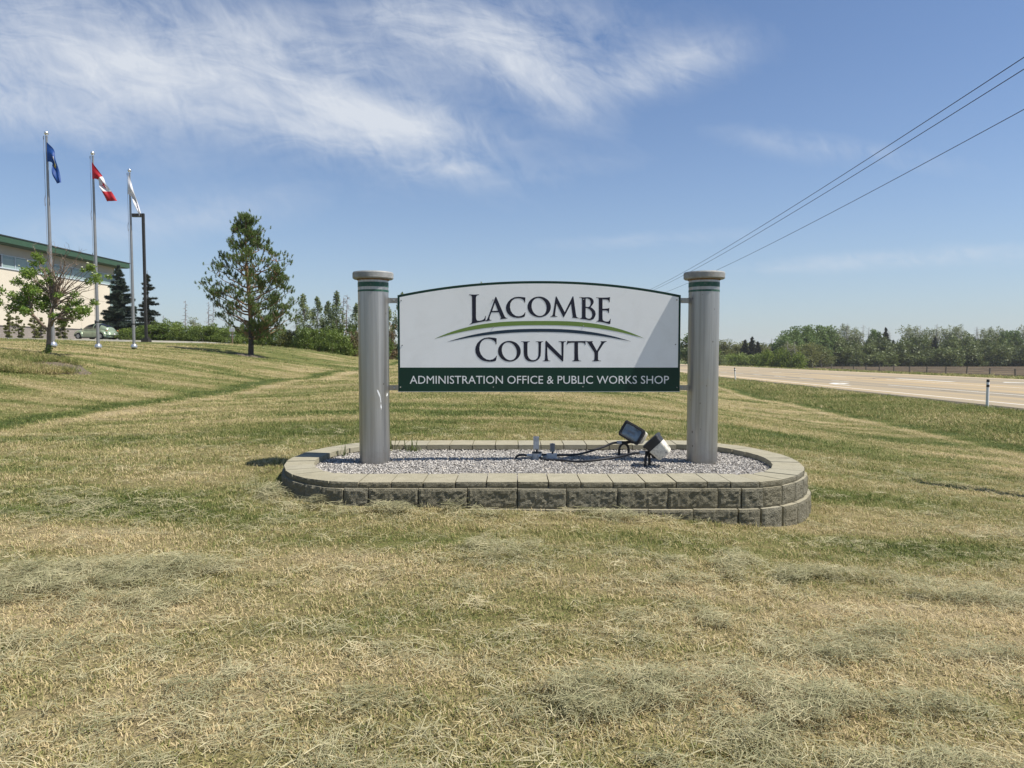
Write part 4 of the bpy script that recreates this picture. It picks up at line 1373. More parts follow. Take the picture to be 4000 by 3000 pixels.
# ------------------------------------------------------------------ foliage builders
def leaf_faces(c, size, up=0.25, aspect=0.55, seed=0, dirs=None):
    """one diamond leaf per centre: returns vertices and quads"""
    r = np.random.default_rng(seed)
    n = len(c)
    t = r.normal(size=(n, 3))
    if dirs is not None:
        t = t * 0.55 + dirs
    t[:, 2] += up
    t /= np.linalg.norm(t, axis=1)[:, None] + 1e-9
    q = r.normal(size=(n, 3))
    b = np.cross(t, q); b /= np.linalg.norm(b, axis=1)[:, None] + 1e-9
    s = (size * r.uniform(.6, 1.3, n))[:, None]
    v = np.stack([c - t * s * .5, c + b * s * aspect * .5 + t * s * .06, c + t * s * .5, c - b * s * aspect * .5 + t * s * .06], 1).reshape(-1, 3)
    f = np.arange(n * 4).reshape(-1, 4)
    return v, f
def mesh_np(name, v, f):
    me = bpy.data.meshes.new(name)
    me.from_pydata(np.asarray(v), [], np.asarray(f))
    return me
def needle_faces(c, d, length, width, per, seed=0):
    """tufts of thin needles fanned round direction d"""
    r = np.random.default_rng(seed)
    n = len(c)
    C_ = np.repeat(c, per, 0); D = np.repeat(d, per, 0)
    t = D + r.normal(size=C_.shape) * .62
    t /= np.linalg.norm(t, axis=1)[:, None]
    q = r.normal(size=C_.shape); b = np.cross(t, q); b /= np.linalg.norm(b, axis=1)[:, None] + 1e-9
    L = (length * r.uniform(.7, 1.2, len(C_)))[:, None]
    st = C_ - D * L * r.uniform(0, .5, len(C_))[:, None]
    v = np.stack([st - b * width * .5, st + b * width * .5, st + t * L], 1).reshape(-1, 3)
    return v, np.arange(len(C_) * 3).reshape(-1, 3)
def clumps(centers, radii, n, seed, flat=.8, hollow=.35):
    r = np.random.default_rng(seed)
    w = np.array(radii) ** 2.2; w = w / w.sum()
    k = r.choice(len(centers), n, p=w)
    d = r.normal(size=(n, 3)); d /= np.linalg.norm(d, axis=1)[:, None]
    rad = (hollow + (1 - hollow) * r.uniform(0, 1, n) ** .6)
    p = np.array(centers)[k] + d * (np.array(radii)[k] * rad)[:, None] * np.array([1, 1, flat])
    return p
M_BARK = mat_simple('grey_bark', (0.15, 0.125, 0.10), 0.95, vary=0.35, scale=14, bump=.5, bscale=40)
M_PINEBARK = mat_simple('pine_bark', (0.060, 0.050, 0.042), 0.95, vary=.4, scale=10, bump=.6, bscale=30)
M_PINELIMB = mat_simple('orange_pine_limb', (0.27, 0.165, 0.095), 0.9, vary=.35, scale=10)
M_REDBARK = mat_simple('reddish_bark', (0.20, 0.145, 0.105), 0.85, vary=.4, scale=12, dirt=(.12, .10, .09), dirt_amt=.5)
M_PALEBARK = mat_simple('pale_bark', (0.36, 0.33, 0.28), 0.9, vary=.25, scale=4)
M_DEAD = mat_simple('dead_wood', (0.21, 0.16, 0.14), 0.95, vary=.3, scale=6)
M_PINE = mat_leaf('pine_needle', (0.048, 0.088, 0.02), (0.19, 0.255, 0.068), .9, .22)
M_SPRUCE = mat_leaf('blue_spruce_needle', (0.022, 0.043, 0.031), (0.086, 0.118, 0.084), 1.2, .15)
M_SPRUCED = mat_leaf('dark_spruce_needle', (0.014, 0.024, 0.014), (0.050, 0.062, 0.036), 1.2, .12)
M_ASH = mat_leaf('ash_leaf', (0.09, 0.17, 0.026), (0.34, 0.43, 0.09), 2.2, .35)
M_BLOOM = mat_simple('cream_blossom', (0.55, 0.56, 0.38), .8, vary=.15)
M_SHRUB = mat_leaf('shrub_leaf', (0.06, 0.105, 0.016), (0.205, 0.265, 0.055), .9, .32)
M_OLIVE = mat_leaf('olive_leaf', (0.075, 0.09, 0.02), (0.21, 0.22, 0.065), 1.0, .32)
M_POPL = mat_leaf('poplar_leaf', (0.095, 0.135, 0.05), (0.3, 0.34, 0.16), 1.1, .30)
M_BROWN = mat_leaf('brown_leaf', (0.10, 0.062, 0.032), (0.25, 0.19, 0.10), 1.2, .25)
M_DKBUSH = mat_leaf('dark_bush_leaf', (0.062, 0.088, 0.024), (0.175, 0.21, 0.064), .35, .28, .5)
M_ASPEN = mat_leaf('young_aspen_leaf', (0.14, 0.165, 0.075), (0.32, 0.345, 0.185), .4, .35, .4)
M_MIDGRN = mat_leaf('cottonwood_leaf', (0.075, 0.13, 0.03), (0.21, 0.285, 0.088), .35, .30, .3)
M_BRIGHT = mat_leaf('bright_bush_leaf', (0.085, 0.13, 0.018), (0.225, 0.285, 0.048), .6, .35)

def bent(a, b, sag=0.0, jit=0.0, n=5, r=rnd):
    a, b = Vector(a), Vector(b)
    L = (b - a).length
    out = []
    for i in range(n + 1):
        t = i / n
        p = a.lerp(b, t) + Vector((0, 0, -sag * math.sin(math.pi * t) * L))
        if 0 < i < n:
            p += Vector((r.uniform(-1, 1), r.uniform(-1, 1), r.uniform(-1, 1))) * jit * L
        out.append(p)
    return out
def taper(r0, r1, n):
    return [r0 + (r1 - r0) * i / n for i in range(n + 1)]

# --- the big pine -----------------------------------------------------------
def build_pine(loc):
    t = tag(empty('pine_tree', loc), 'big open crowned pine with orange limbs on the lawn crest', 'tree')
    r = random.Random(5)
    H = 8.0
    def trunk_at(z):
        k = z / H
        return Vector((-.16 * k + .05 * math.sin(k * 7), .05 * math.sin(k * 5), z))
    def trad(z):
        return max(.02, .15 * (1 - z / H) ** .9 + .01)
    mb = MB()
    zs = np.linspace(-.2, 2.2, 9)
    mb.tube([trunk_at(z) for z in zs], [trad(max(z, 0)) + (.07 if z < 0.05 else 0) for z in zs], 12)
    mb.build('trunk', M_PINEBARK, t, angle=60)
    lb = MB()
    zs = np.linspace(2.15, H, 14)
    lb.tube([trunk_at(z) for z in zs], [trad(z) for z in zs], 9)
    ZL = [.8, 1.2, 2.0, 2.9, 3.4, 4.1, 4.6, 5.2, 5.8, 6.2, 6.8, 7.4, 7.8, 8.05]
    RL = [.5, 1.0, 1.7, 2.2, 2.4, 2.75, 2.2, 2.3, 1.9, 1.0, .85, .85, .6, .15]
    RR = [.9, 1.6, 2.4, 2.55, 2.4, 2.4, 2.3, 2.4, 2.0, 1.15, .95, .70, .25, .08]
    T = [(-.72, 7.6), (.22, 7.55), (-.15, 7.98), (-.45, 7.85), (.85, 7.2), (1.05, 6.5), (-.85, 6.5), (-.8, 7.0), (-1.9, 5.75), (-2.3, 5.25), (-1.3, 5.8), (-2.0, 4.8), (-2.8, 4.15), (-2.35, 4.3), (-2.35, 3.3), (-1.9, 2.9), (-2.2, 3.7), (-1.2, 1.9), (-1.8, 2.3), (-.9, 1.5), (2.15, 5.8), (2.4, 5.2), (1.2, 5.35), (2.45, 4.5), (2.35, 3.7), (2.0, 4.8), (2.5, 2.8), (2.35, 2.1), (2.0, 1.5), (1.2, 1.0), (2.0, 2.9), (1.5, 1.9), (.8, .8), (2.55, 3.2), (2.5, 2.4)]
    spr = [Vector((dx, r.uniform(-.7, .7) * min(1, abs(dx)), z)) for dx, z in T]
    for i in range(180):
        z = 1.0 + 6.9 * ((i + r.random()) / 145 if i < 145 else .05 + .45 * r.random()) ** .92
        a = r.uniform(0, 6.283) if i < 145 else r.uniform(-1.1, 1.1); ca = math.cos(a)
        lim = (np.interp(z, ZL, RR) if ca > 0 else np.interp(z, ZL, RL))
        lim = lim * abs(ca) + (1 - abs(ca)) * (np.interp(z, ZL, RR) + np.interp(z, ZL, RL)) * .42
        q = lim * r.uniform(.30, 1.0) ** .75 * .97
        if z < 2.6 and ca < 0 and r.random() < .45: continue
        spr.append(Vector((q * ca - .1, q * math.sin(a), z)))
    tuft_c, tuft_d = [], []
    main = []
    for n_, tip in enumerate(spr):
        rad = math.hypot(tip.x, tip.y)
        # short sprays leave a main limb, the rest leave the trunk itself
        src = None
        if n_ > 60 and main:
            best = min((q for m in main for q in m[3:]), key=lambda q: (q - tip).length + (2.0 if q.z > tip.z + .1 else 0))
            if (best - tip).length < 1.3: src = best
        if src is None:
            z0 = max(.9, min(tip.z - .55 * rad - .1, H - .4))
            if tip.z < 1.6: z0 = max(1.0, tip.z + .2)
            src = trunk_at(z0)
        n = 8; pts = []
        for i in range(n + 1):
            k = i / n
            p = src.lerp(tip, k); p.z = src.z + (tip.z - src.z) * (k ** 1.3)
            p += Vector((r.uniform(-1, 1), r.uniform(-1, 1), r.uniform(-1, 1))) * .03 * (tip - src).length * (0 < i < n)
            pts.append(p)
        L = (tip - src).length
        lb.tube(pts, taper(max(.010, .022 * L ** .8 + .006), .006, n), 6)
        if n_ <= 60: main.append(pts)
        out = Vector((tip.x, tip.y, 0)).normalized() if rad > .05 else Vector((0, 0, 1))
        m = r.randint(11, 17)
        for j in range(m):
            c = tip + Vector((r.gauss(0, .15), r.gauss(0, .15), r.gauss(0, .12))) - out * r.uniform(0, .35)
            if j % 3 == 0:
                k = r.uniform(.55, 1); i = min(n - 1, int(k * n)); c = pts[i].lerp(pts[i + 1], k * n - i) + Vector((r.gauss(0, .09), r.gauss(0, .09), r.gauss(0.05, .06)))
            else:
                lb.tube([tip - out * .2, c], [.005, .003], 3)
            d = (out * r.uniform(0, .6) + Vector((r.gauss(0, .25), r.gauss(0, .25), 1.0))).normalized()
            for q in range(3):      # a shoot: three tufts one above the other
                tuft_c.append(c + d * .055 * q); tuft_d.append(d)
    lb.build('limbs', M_PINELIMB, t, angle=60)
    v, f = needle_faces(np.array(tuft_c), np.array(tuft_d), .125, .026, 11, 3)
    link_mesh('crown', mesh_np('crown', v, f), M_PINE, t)
p = on_y(980, 1390, 40.7)
build_pine((p.x, 40.7, tz(p.x, 40.7)))

# --- half dead mountain ash -----------------------------------------------
def build_ash(loc):
    t = tag(empty('ash_tree', loc), 'small half bare mountain ash with cream blossom at the edge of the mulch bed', 'tree')
    r = random.Random(9)
    Z = 317.0
    def W(px, py, d=0.0):
        return Vector(((px - 540) / Z, d, (1390 - py) / Z))
    tb = MB()
    tb.tube([W(535, 1410), W(535, 1330), W(545, 1250), W(552, 1120)], [.105, .085, .072, .066], 10)
    tb.tube([W(552, 1125), W(568, 1030), W(572, 940), W(590, 860, .05)], [.062, .058, .055, .040], 9)
    tb.tube([W(540, 1120), W(500, 1060, -.1), W(440, 960, -.25), W(420, 880, -.3)], [.052, .046, .040, .028], 8)
    tb.tube([W(580, 1070), W(620, 1020, -.1), W(680, 990, -.2), W(760, 980, -.2)], [.045, .038, .030, .016], 8)
    tb.build('trunk', M_REDBARK, t, angle=60)
    hubs = [W(420, 880, -.3), W(590, 860, .05), W(580, 930, 0), W(440, 960, -.25), W(680, 990, -.2), W(570, 1000, .1), W(610, 780, .1)]
    lb = MB()
    green = [(455,300),(440,345),(430,380),(300,450),(330,470),(410,440),(330,520),(430,500),(500,500),(290,590),(380,590),(460,590),(250,680),(340,700),(440,680),(100,690),(90,740),(130,820),(220,780),(280,830),(200,870),(360,800),(440,780),(500,760),(360,880),(480,850),(160,880),(300,900),(250,740),(410,640),(350,640),(480,700),(430,840),(320,760),
             (720,790),(780,740),(820,830),(900,800),(950,730),(970,800),(880,880),(1000,880),(1060,930),(760,880),(850,940),(900,980),(700,900),(680,960),(990,410),(965,430),(1010,470),(950,570),(1060,560),(1110,520),(1140,510),(640,900),(580,860),(750,1000),(640,960),(930,890),(820,900),(1030,900),(700,840),(860,830),(740,960),(600,600),(570,560),(600,1020),(420,920),(540,900)]
    cs, rs = [], []
    for px, py in green:
        d = r.uniform(-.55, .55)
        e = W(px, py, d)
        cs.append(e); rs.append(r.uniform(.15, .27) * (1.12 if px < 520 else .82))
        h = min(hubs, key=lambda q: (q - e).length + max(0, q.z - e.z) * 1.5)
        pts = bent(h, e, .10 * (1 if e.z < h.z + .3 else -.3), .035, 5, r)
        lb.tube(pts, taper(.020, .005, 5), 5)
    bare = [(420,260),(345,165),(820,190),(880,200),(905,275),(740,225),(600,250),(550,205),(680,265),(830,430),(790,415),(640,330),(760,330),(700,380),(520,330),(1090,780),(1080,650),(980,600),(1040,640),(870,560),(820,470),(280,300),(200,600),(860,320),(590,380),(680,470),(720,520),(900,640),(640,210)]
    for px, py in bare:
        e = W(px, py, r.uniform(-.5, .5))
        h = W(r.choice([590, 610, 600, 640]), r.choice([860, 800, 760]), .05)
        pts = bent(h, e, -.04, .045, 7, r)
        lb.tube(pts, taper(.026, .0045, 7), 5)
        for k in range(7):
            b = pts[r.randint(3, 7)]
            q = b + Vector((r.uniform(-.22, .22), r.uniform(-.22, .22), r.uniform(.02, .24)))
            lb.tube(bent(b, q, 0, .08, 3, r), taper(.006, .0025, 3), 4)
    lb.build('branches', M_REDBARK, t, angle=60)
    P = clumps(cs, rs, 9500, 4, .75, .05)
    v, f = leaf_faces(P, .10, -.25, .45, 6)
    link_mesh('crown', mesh_np('crown', v, f), M_ASH, t)
    bl = MB()
    for i in range(95):
        k = r.randrange(len(cs))
        c = cs[k] + Vector((r.uniform(-1, 1), r.uniform(-1, .2), r.uniform(.2, 1))) * rs[k] * .9
        bl.lathe([(0.0, -.006), (.036, 0), (.030, .016), (0, .024)], 7, c, Matrix.Rotation(r.uniform(-.5, .5), 3, 'X'), cap=False)
    bl.build('blossom', M_BLOOM, t)
    P = clumps([W(540, 1350, -.05), W(560, 1310, -.05), W(520, 1370, -.1)], [.14, .12, .12], 220, 8, .9, .2)
    v, f = leaf_faces(P, .085, .2, .45, 9)
    link_mesh('sucker_leaves', mesh_np('sucker_leaves', v, f), M_ASH, t)
p = on_y(190, 1385, 25.0)
build_ash((p.x, 25.0, tz(p.x, 25.0)))

# --- spruces ----------------------------------------------------------------
def spruce_parts(H, R0, seed, mat, whorls=20, per=9, sparse=0.0, lean=.28):
    r = random.Random(seed)
    tb = MB(); tb.tube([(0, 0, -.2), (0, 0, H * .5), (0, 0, H)], [.022 * H, .013 * H, .002 * H], 8)
    C_, D_ = [], []
    for w in range(whorls):
        k = (w + r.random() * .6) / whorls
        n = max(4, int(per * (1 - .45 * k)))
        a0 = r.random() * 6.28
        for i in range(n):
            if r.random() < sparse * (.3 + .7 * k):
                continue
            a = a0 + 6.283 * (i + r.uniform(-.3, .3)) / n
            kk = min(.995, max(0, k + r.uniform(-.75, .75) / whorls))
            z = H * (.05 + .94 * kk); rad = R0 * (1 - kk) ** .82 + .06
            L = rad * r.uniform(.62, 1.15)
            d = Vector((math.cos(a), math.sin(a), 0)); s = Vector((-d.y, d.x, 0))
            droop = lean * (1.1 - k)
            pts = [Vector((0, 0, z)) + d * (L * t) + Vector((0, 0, L * (-droop * t + .34 * droop * 2 * t * t) + .10 * L * k * t)) for t in np.linspace(0, 1, 6)]
            tb.tube(pts, taper(.011 * H * .4 * (1 - k) + .012, .004, 5), 4)
            m = max(7, int(L * 17))
            for j in range(m):
                t = (j + .5) / m
                i0 = min(4, int(t * 5)); b = pts[i0].lerp(pts[i0 + 1], t * 5 - i0)
                sp = L * .34 * (1.12 - t) * r.uniform(.5, 1.1)
                for sg in (-1, 1, 0):
                    for q in range(2 if sg else 1):
                        u = r.uniform(.15, 1)
                        C_.append(b + s * sg * sp * u + d * (.35 * sp * u) + Vector((0, 0, r.uniform(-.05, .03) - .05 * u * sp)))
                        D_.append((d * .8 + s * sg * .7 + Vector((0, 0, r.uniform(-.2, .35)))).normalized())
    return tb, np.array(C_), np.array(D_)
def build_spruce(name, loc, H, R0, seed, mat, label, nl=.24, nw=.05, per=5, **kw):
    t = tag(empty(name, loc), label, 'tree')
    tb, c, d = spruce_parts(H, R0, seed, mat, **kw)
    tb.build('trunk', M_BARK, t)
    v, f = needle_faces(c, d, nl, nw, per, seed)
    link_mesh('crown', mesh_np('crown', v, f), mat, t)
    return t
p = on_y(470, 1333, 72.0)
build_spruce('spruce_tree', (p.x, 72.0, tz(p.x, 72) + .0), 7.6, 2.25, 3, M_SPRUCE, 'dense blue green spruce beside the end of the cream building', whorls=22, per=11)
p = on_y(582, 1333, 80.0)
build_spruce('spruce_tree', (p.x, 80.0, tz(p.x, 80)), 7.9, 1.65, 6, M_SPRUCED, 'thin sparse dark spruce behind the brown lamp post', whorls=15, per=7, sparse=.30, lean=.12)

# --- general broadleaf ------------------------------------------------------
def broad(name, H, W_, seed, leaf, nl, size, bark, stems=1, low=.0, top=1.0, shape='round', cat_n=26, flat=.8, up=.1, srad=None, hollow=.3):
    """returns an unplaced tree: trunk part and crown part"""
    t = empty(name)
    r = random.Random(seed)
    tb = MB(); cs, rs = [], []
    for s in range(stems):
        ox = 0 if stems == 1 else r.uniform(-.28, .28) * W_
        oy = 0 if stems == 1 else r.uniform(-.28, .28) * W_
        h = H * (1 if stems == 1 else r.uniform(.75, 1.0))
        sr = srad or .012 * H
        pts = [Vector((ox * (.3 + .7 * k), oy * (.3 + .7 * k), -.15 + (h * .93 + .15) * k)) + Vector((r.uniform(-1, 1), r.uniform(-1, 1), 0)) * .012 * H * (k > 0) for k in np.linspace(0, 1, 7)]
        tb.tube(pts, taper(sr, sr * .15, 6), 6)
        m = max(5, cat_n // stems)
        for i in range(m):
            k = low + (top - low) * (i + r.random()) / m
            if shape == 'round':
                w = math.sin(math.pi * min(1, max(0, (k - low * .6) / (1.04 - low * .6))) ** .8) ** .7
            elif shape == 'column':
                w = (.55 + .45 * math.sin(math.pi * k)) * (1 - max(0, k - .72) / .34)
            elif shape == 'vase':
                w = .35 + .75 * k if k < .8 else .95 - (k - .8) * 2.6
            else:
                w = 1.0
            a = r.random() * 6.28; q = W_ * .5 * w * r.uniform(.35, 1.0)
            if stems > 1: q *= .72
            j = min(5, int(k * 6)); base = pts[j]
            e = Vector((base.x + q * math.cos(a), base.y + q * math.sin(a), h * k))
            b0 = Vector((pts[max(0, j - 1)].x, pts[max(0, j - 1)].y, max(.05, e.z - q * .8 - .1 * H * k)))
            tb.tube(bent(b0, e, -.04, .03, 4, r), taper(sr * .38, sr * .08, 4), 4)
            cs.append(e); rs.append(W_ * r.uniform(.12, .21) * (.8 if shape == 'column' else 1))
    tb.build('trunk', bark, t)
    if nl:
        P = clumps([tuple(c) for c in cs], rs, nl, seed, flat, hollow)
        P[:, 2] = np.maximum(P[:, 2], .04)
        v, f = leaf_faces(P, size, up, .6, seed)
        link_mesh('crown', mesh_np('crown', v, f), leaf, t)
    return t
def dead_tree(name, H, seed, mat=None, dens=26, spread=.12, thick=1.0):
    t = empty(name); r = random.Random(seed)
    tb = MB(); tb.tube([(0, 0, -.2), (.01 * H, 0, H * .5), (.03 * H, 0, H)], [.011 * H, .008 * H, .002 * H], 6)
    tb.build('trunk', mat or M_DEAD, t)
    bb = MB()
    for i in range(dens):
        k = .30 + .68 * (i + r.random()) / dens
        a = r.random() * 6.28; L = spread * H * (1.15 - k) * r.uniform(.5, 1.2) + .1
        p0 = Vector((.03 * H * k * k, 0, H * k)); e = p0 + Vector((math.cos(a) * L, math.sin(a) * L, -.25 * L + .2 * L * k))
        pts = bent(p0, e, -.12, .05, 4, r)
        bb.tube(pts, taper(.0022 * H * thick, .0008 * H * thick, 4), 4)
        for q in range(4):
            b = pts[r.randint(1, 4)]
            bb.tube([b, b + Vector((r.uniform(-.1, .1), r.uniform(-.1, .1), r.uniform(-.16, .05))) * L * 2.2], [.0012 * H * thick, .0006 * H * thick], 3)
    bb.build('branches', mat or M_DEAD, t)
    return t
def place(proto, first, loc, rz, scale, label, cat, group=None):
    o = proto if first else copy_tree(proto)
    o.location = loc; o.rotation_euler = (0, 0, rz); o.scale = scale if hasattr(scale, '__len__') else (scale,) * 3
    for k in ('label', 'category', 'group'):
        if k in o: del o[k]
    return tag(o, label, cat, group)

# columnar shrubs against the building
proto = broad('columnar_shrub', 2.6, 1.0, 21, M_OLIVE, 2600, .10, M_BARK, 3, .02, 1.0, 'column', 36)
lab = ['leftmost tall narrow shrub against the cream building', 'second tall narrow shrub from the left against the cream building', 'broad narrow shrub left of the ash trunk by the building', 'bushy upright shrub just left of the ash trunk by the building', 'upright dark shrub right of the ash trunk against the building wall', 'rightmost upright shrub by the building near the green car']
for i, (px, sc) in enumerate([(42, 1.02), (82, .92), (138, .95), (160, .90), (240, 1.0), (258, 1.06)]):
    y = 44.9 * FPX / (2000 - px)
    place(proto, i == 0, (-44.9, y, tz(-44.9, y) - .03), i * 1.3, (1.05, 1.05, sc), lab[i], 'shrub', 'shrubs along the cream building')

# shrub row behind the crest
YR = 66.0
def z_top(px, py, y): return on_y(px, py, y).z
SH = [(600,1262,0,4.2),(545,1275,0,3.4),(650,1243,0,2.9),(710,1258,0,2.6),(750,1272,0,2.2),(810,1262,0,2.8),(845,1264,0,2.4),(878,1272,0,2.6),(925,1278,0,2.6),(975,1285,0,2.6),(1020,1275,0,2.6),(1075,1272,0,2.7),(1120,1288,1,2.2),(1160,1292,0,2.4),(1195,1268,0,2.4),(1228,1288,0,2.4),(1262,1270,0,2.4),(1295,1282,0,2.4),(1330,1250,0,2.6),(1352,1300,0,2.2),(1385,1290,2,2.0),(1440,1280,0,2.6),(1480,1290,0,2.4),(1530,1262,2,2.1),(1575,1330,0,2.6),(1640,1300,0,2.8),(1720,1310,0,2.8)]
sh0 = broad('shrub', 3.0, 3.0, 31, M_SHRUB, 5200, .155, M_BARK, 5, .02, 1.0, 'round', 44, .85)
sh1 = broad('shrub', 3.0, 3.0, 33, M_OLIVE, 4200, .15, M_BARK, 5, .05, 1.0, 'round', 40, .85)
sh2 = broad('shrub', 3.0, 2.2, 35, M_BROWN, 1900, .13, M_DEAD, 5, .08, 1.0, 'vase', 34, .85)
cnt = {0: 0, 1: 0, 2: 0}
for i, (px, py, k, w) in enumerate(SH):
    y = YR + rnd.uniform(-2.5, 2.5) + (-3 if px > 1180 else 0)
    x = on_y(px, 1390, y).x; zb = tz(x, y) - .15
    h = z_top(px, py, y) - zb
    lb_, g_ = {0: ('leafy green shrub in the row behind the lawn crest', 'green shrubs behind the lawn crest'), 1: ('olive yellow shrub at the right of the big pine', None), 2: ('half dead brown shrub in the row behind the left pillar', 'brown shrubs behind the left pillar')}[k]
    pr = (sh0, sh1, sh2)[k]
    place(pr, cnt[k] == 0, (x, y, zb), rnd.uniform(0, 6.28), (w / 3.0, w / 3.0, h / 3.0), lb_, 'shrub', g_)
    cnt[k] += 1
PO = [(1189,1143,'tall slim poplar nearest the big pine'),(1243,1155,'slim poplar standing between two taller poplars'),(1284,1172,'shorter poplar left of the tallest poplar by the left pillar'),(1316,1132,'tallest slim poplar left of the left pillar'),(1392,1180,'poplar half hidden by the left pillar'),(1516,1190,'poplar seen between the left pillar and the sign'),(1571,1138,'poplar whose tip shows above the left corner of the sign'),(1883,1098,'poplar whose tip pokes over the top of the sign')]
po = broad('poplar_tree', 6.5, 1.6, 41, M_POPL, 2600, .17, M_BARK, 1, .04, 1.0, 'column', 80, 1.7, .3, .05)
for i, (px, py, lb_) in enumerate(PO):
    y = 64.0 + (i % 3)
    x = on_y(px, 1390, y).x; zb = tz(x, y) - .1
    h = z_top(px, py, y) - zb
    place(po, i == 0, (x, y, zb), rnd.uniform(0, 6.28), (1.0, 1.0, h / 6.75), lb_, 'tree', 'poplars behind the lawn crest')
pa = broad('sapling', 5.0, 2.0, 43, M_ASPEN, 1200, .15, M_PALEBARK, 2, .3, 1.0, 'vase', 30, .9)
p = on_y(777, 1390, 68); place(pa, True, (p.x, 68, tz(p.x, 68)), .4, (1, 1, (z_top(777, 1228, 68) - tz(p.x, 68)) / 5.0), 'pale young tree left of the big pine', 'tree')
for i, (px, py, lb_, s) in enumerate([(725,1172,'bare dead spire rising from the shrubs at the left of the pine', 3),(815,1178,'left of the two bare dead spires beside the big pine', 5),(833,1192,'right of the two bare dead spires beside the big pine', 8),(1352,1150,'bare dead spruce leaning beside the left pillar', 12),(1338,1160,'bare thin dead spruce just left of the leaning one', 15),(1156,1205,'low bare dead stem between the pine and the poplars', 18),(640,1232,'low bare dead stem right of the lamp post', 19)]):
    y = 69.0
    x = on_y(px, 1390, y).x; zb = tz(x, y)
    d = dead_tree('dead_tree', z_top(px, py, y) - zb, s, thick=1.9, dens=40, spread=.13 if px < 1300 else .2)
    d.location = (x, y, zb)
    tag(d, lb_, 'tree')

# --- trees across the highway -----------------------------------------------
cw = broad('cottonwood_tree', 14, 9.5, 51, M_MIDGRN, 5200, .62, M_PALEBARK, 3, .12, 1.0, 'round', 60, .9)
asp = broad('aspen_tree', 14, 5.5, 53, M_ASPEN, 1500, .40, M_PALEBARK, 4, .42, 1.02, 'vase', 56, 1.0, .2, .10)
asp2 = broad('aspen_tree', 14, 5.0, 57, M_ASPEN, 2600, .40, M_PALEBARK, 3, .30, 1.0, 'round', 52, 1.0, .2, .10)
bus = broad('bush', 6, 7.0, 55, M_DKBUSH, 3400, .50, M_BARK, 6, .0, 1.0, 'round', 70, .9, .1, None, .25)
brb = broad('bush', 4, 7.0, 59, M_BRIGHT, 3000, .45, M_BARK, 6, .0, 1.0, 'round', 60, .8)
wil = broad('willow_tree', 9, 8.0, 61, M_OLIVE, 4200, .42, M_BARK, 5, .05, 1.0, 'round', 70, .8)
bar = dead_tree('bare_tree', 13, 63, M_PALEBARK, 60, .22)
tb, c, d = spruce_parts(11, 2.6, 65, M_SPRUCED, whorls=18, per=9)
spr = empty('spruce_tree'); tb.build('trunk', M_BARK, spr)
v, f = needle_faces(c, d, .50, .12, 4, 65); link_mesh('crown', mesh_np('crown', v, f), M_SPRUCED, spr)
used = set()
def far(kind, px, py, y, w=None, label=None, cat='tree', group=None):
    base = {'cw': (cw, 14, 9.5), 'asp': (asp, 14, 5.5), 'asp2': (asp2, 14, 5.0), 'bus': (bus, 6, 7), 'brb': (brb, 4, 7), 'wil': (wil, 9, 8), 'bar': (bar, 13, 4), 'spr': (spr, 11, 5.2)}[kind]
    x = on_y(px, 1430, y).x; zb = tz(x, y) - .1
    h = z_top(px, py, y) - zb
    k = h / base[1]
    kw = (w / base[2]) if w else k
    place(base[0], kind not in used, (x, y, zb), rnd.uniform(0, 6.28), (kw, kw, k), label, cat, group)
    used.add(kind)
G1 = 'trees of the shelterbelt across the highway'
# big green clump at the left end of the belt
for px, py, y, w in [(3075,1305,205,8.0),(3105,1283,212,9.0),(3145,1266,216,10),(3190,1262,220,10),(3230,1266,224,9)]:
    far('cw', px, py, y, w, 'dense mid green cottonwood in the big clump across the highway', 'tree', 'cottonwoods in the green clump')
# tall pale aspens
for i, px in enumerate([3265,3290,3320,3345,3530,3556,3600,3625,3662,3690,3715,3745,3770,3855,3885,3905,3995,4030]):
    py = {0: 1262, 1: 1256, 2: 1266, 3: 1272}.get(i, 1262 + (i * 7919 % 17) - 4)
    far('asp' if i % 3 else 'asp2', px, py, 236 + (i * 37 % 11), 6.2, 'tall pale aspen rising out of the shelterbelt', 'tree', 'tall pale aspens of the shelterbelt')
for i, px in enumerate([3405,3425,3915,3945,3965]):
    far('cw', px, 1280 + (i * 53 % 9), 232, 5.5, 'slender green tree among the pale shelterbelt aspens', 'tree', 'slender green trees of the shelterbelt')
for i, (px, py) in enumerate([(3372,1268),(3385,1278),(3585,1270),(3805,1275),(3470,1290),(3478,1296),(3820,1282),(3300,1262),(3650,1264)]):
    far('bar', px, py, 238, 5.0, 'bare grey tree among the shelterbelt aspens', 'tree', 'bare trees of the shelterbelt')
for i, (px, py, w) in enumerate([(3457,1280,4.6),(3487,1312,4),(3570,1305,4.0),(3650,1300,4.4),(3690,1325,4),(3795,1320,4),(3980,1315,5),(3550,1330,4),(3765,1310,4.2)]):
    far('spr', px, py + (0 if i == 0 else 16), 231, w, 'dark pointed spruce in the shelterbelt' if i else 'tallest dark spruce spire in the shelterbelt', 'tree', 'spruces of the shelterbelt' if i else None)
rb_ = random.Random(77)
for i in range(24):
    px = 3235 + i * 35 + rb_.uniform(-16, 16)
    far('bus', px, 1330 + rb_.uniform(-16, 26) - (10 if i < 5 else 0), 226 + rb_.uniform(-3, 7), rb_.uniform(6, 10), 'dark rounded bush at the foot of the shelterbelt', 'bush', 'dark bushes under the shelterbelt')
for i in range(25):
    px = 3220 + i * 34 + rb_.uniform(-17, 17)
    far('bus', px, 1362 + rb_.uniform(-16, 28), 221 + rb_.uniform(-3, 5), rb_.uniform(5, 11), 'low dark bush along the front of the shelterbelt', 'bush', 'low bushes in front of the shelterbelt')
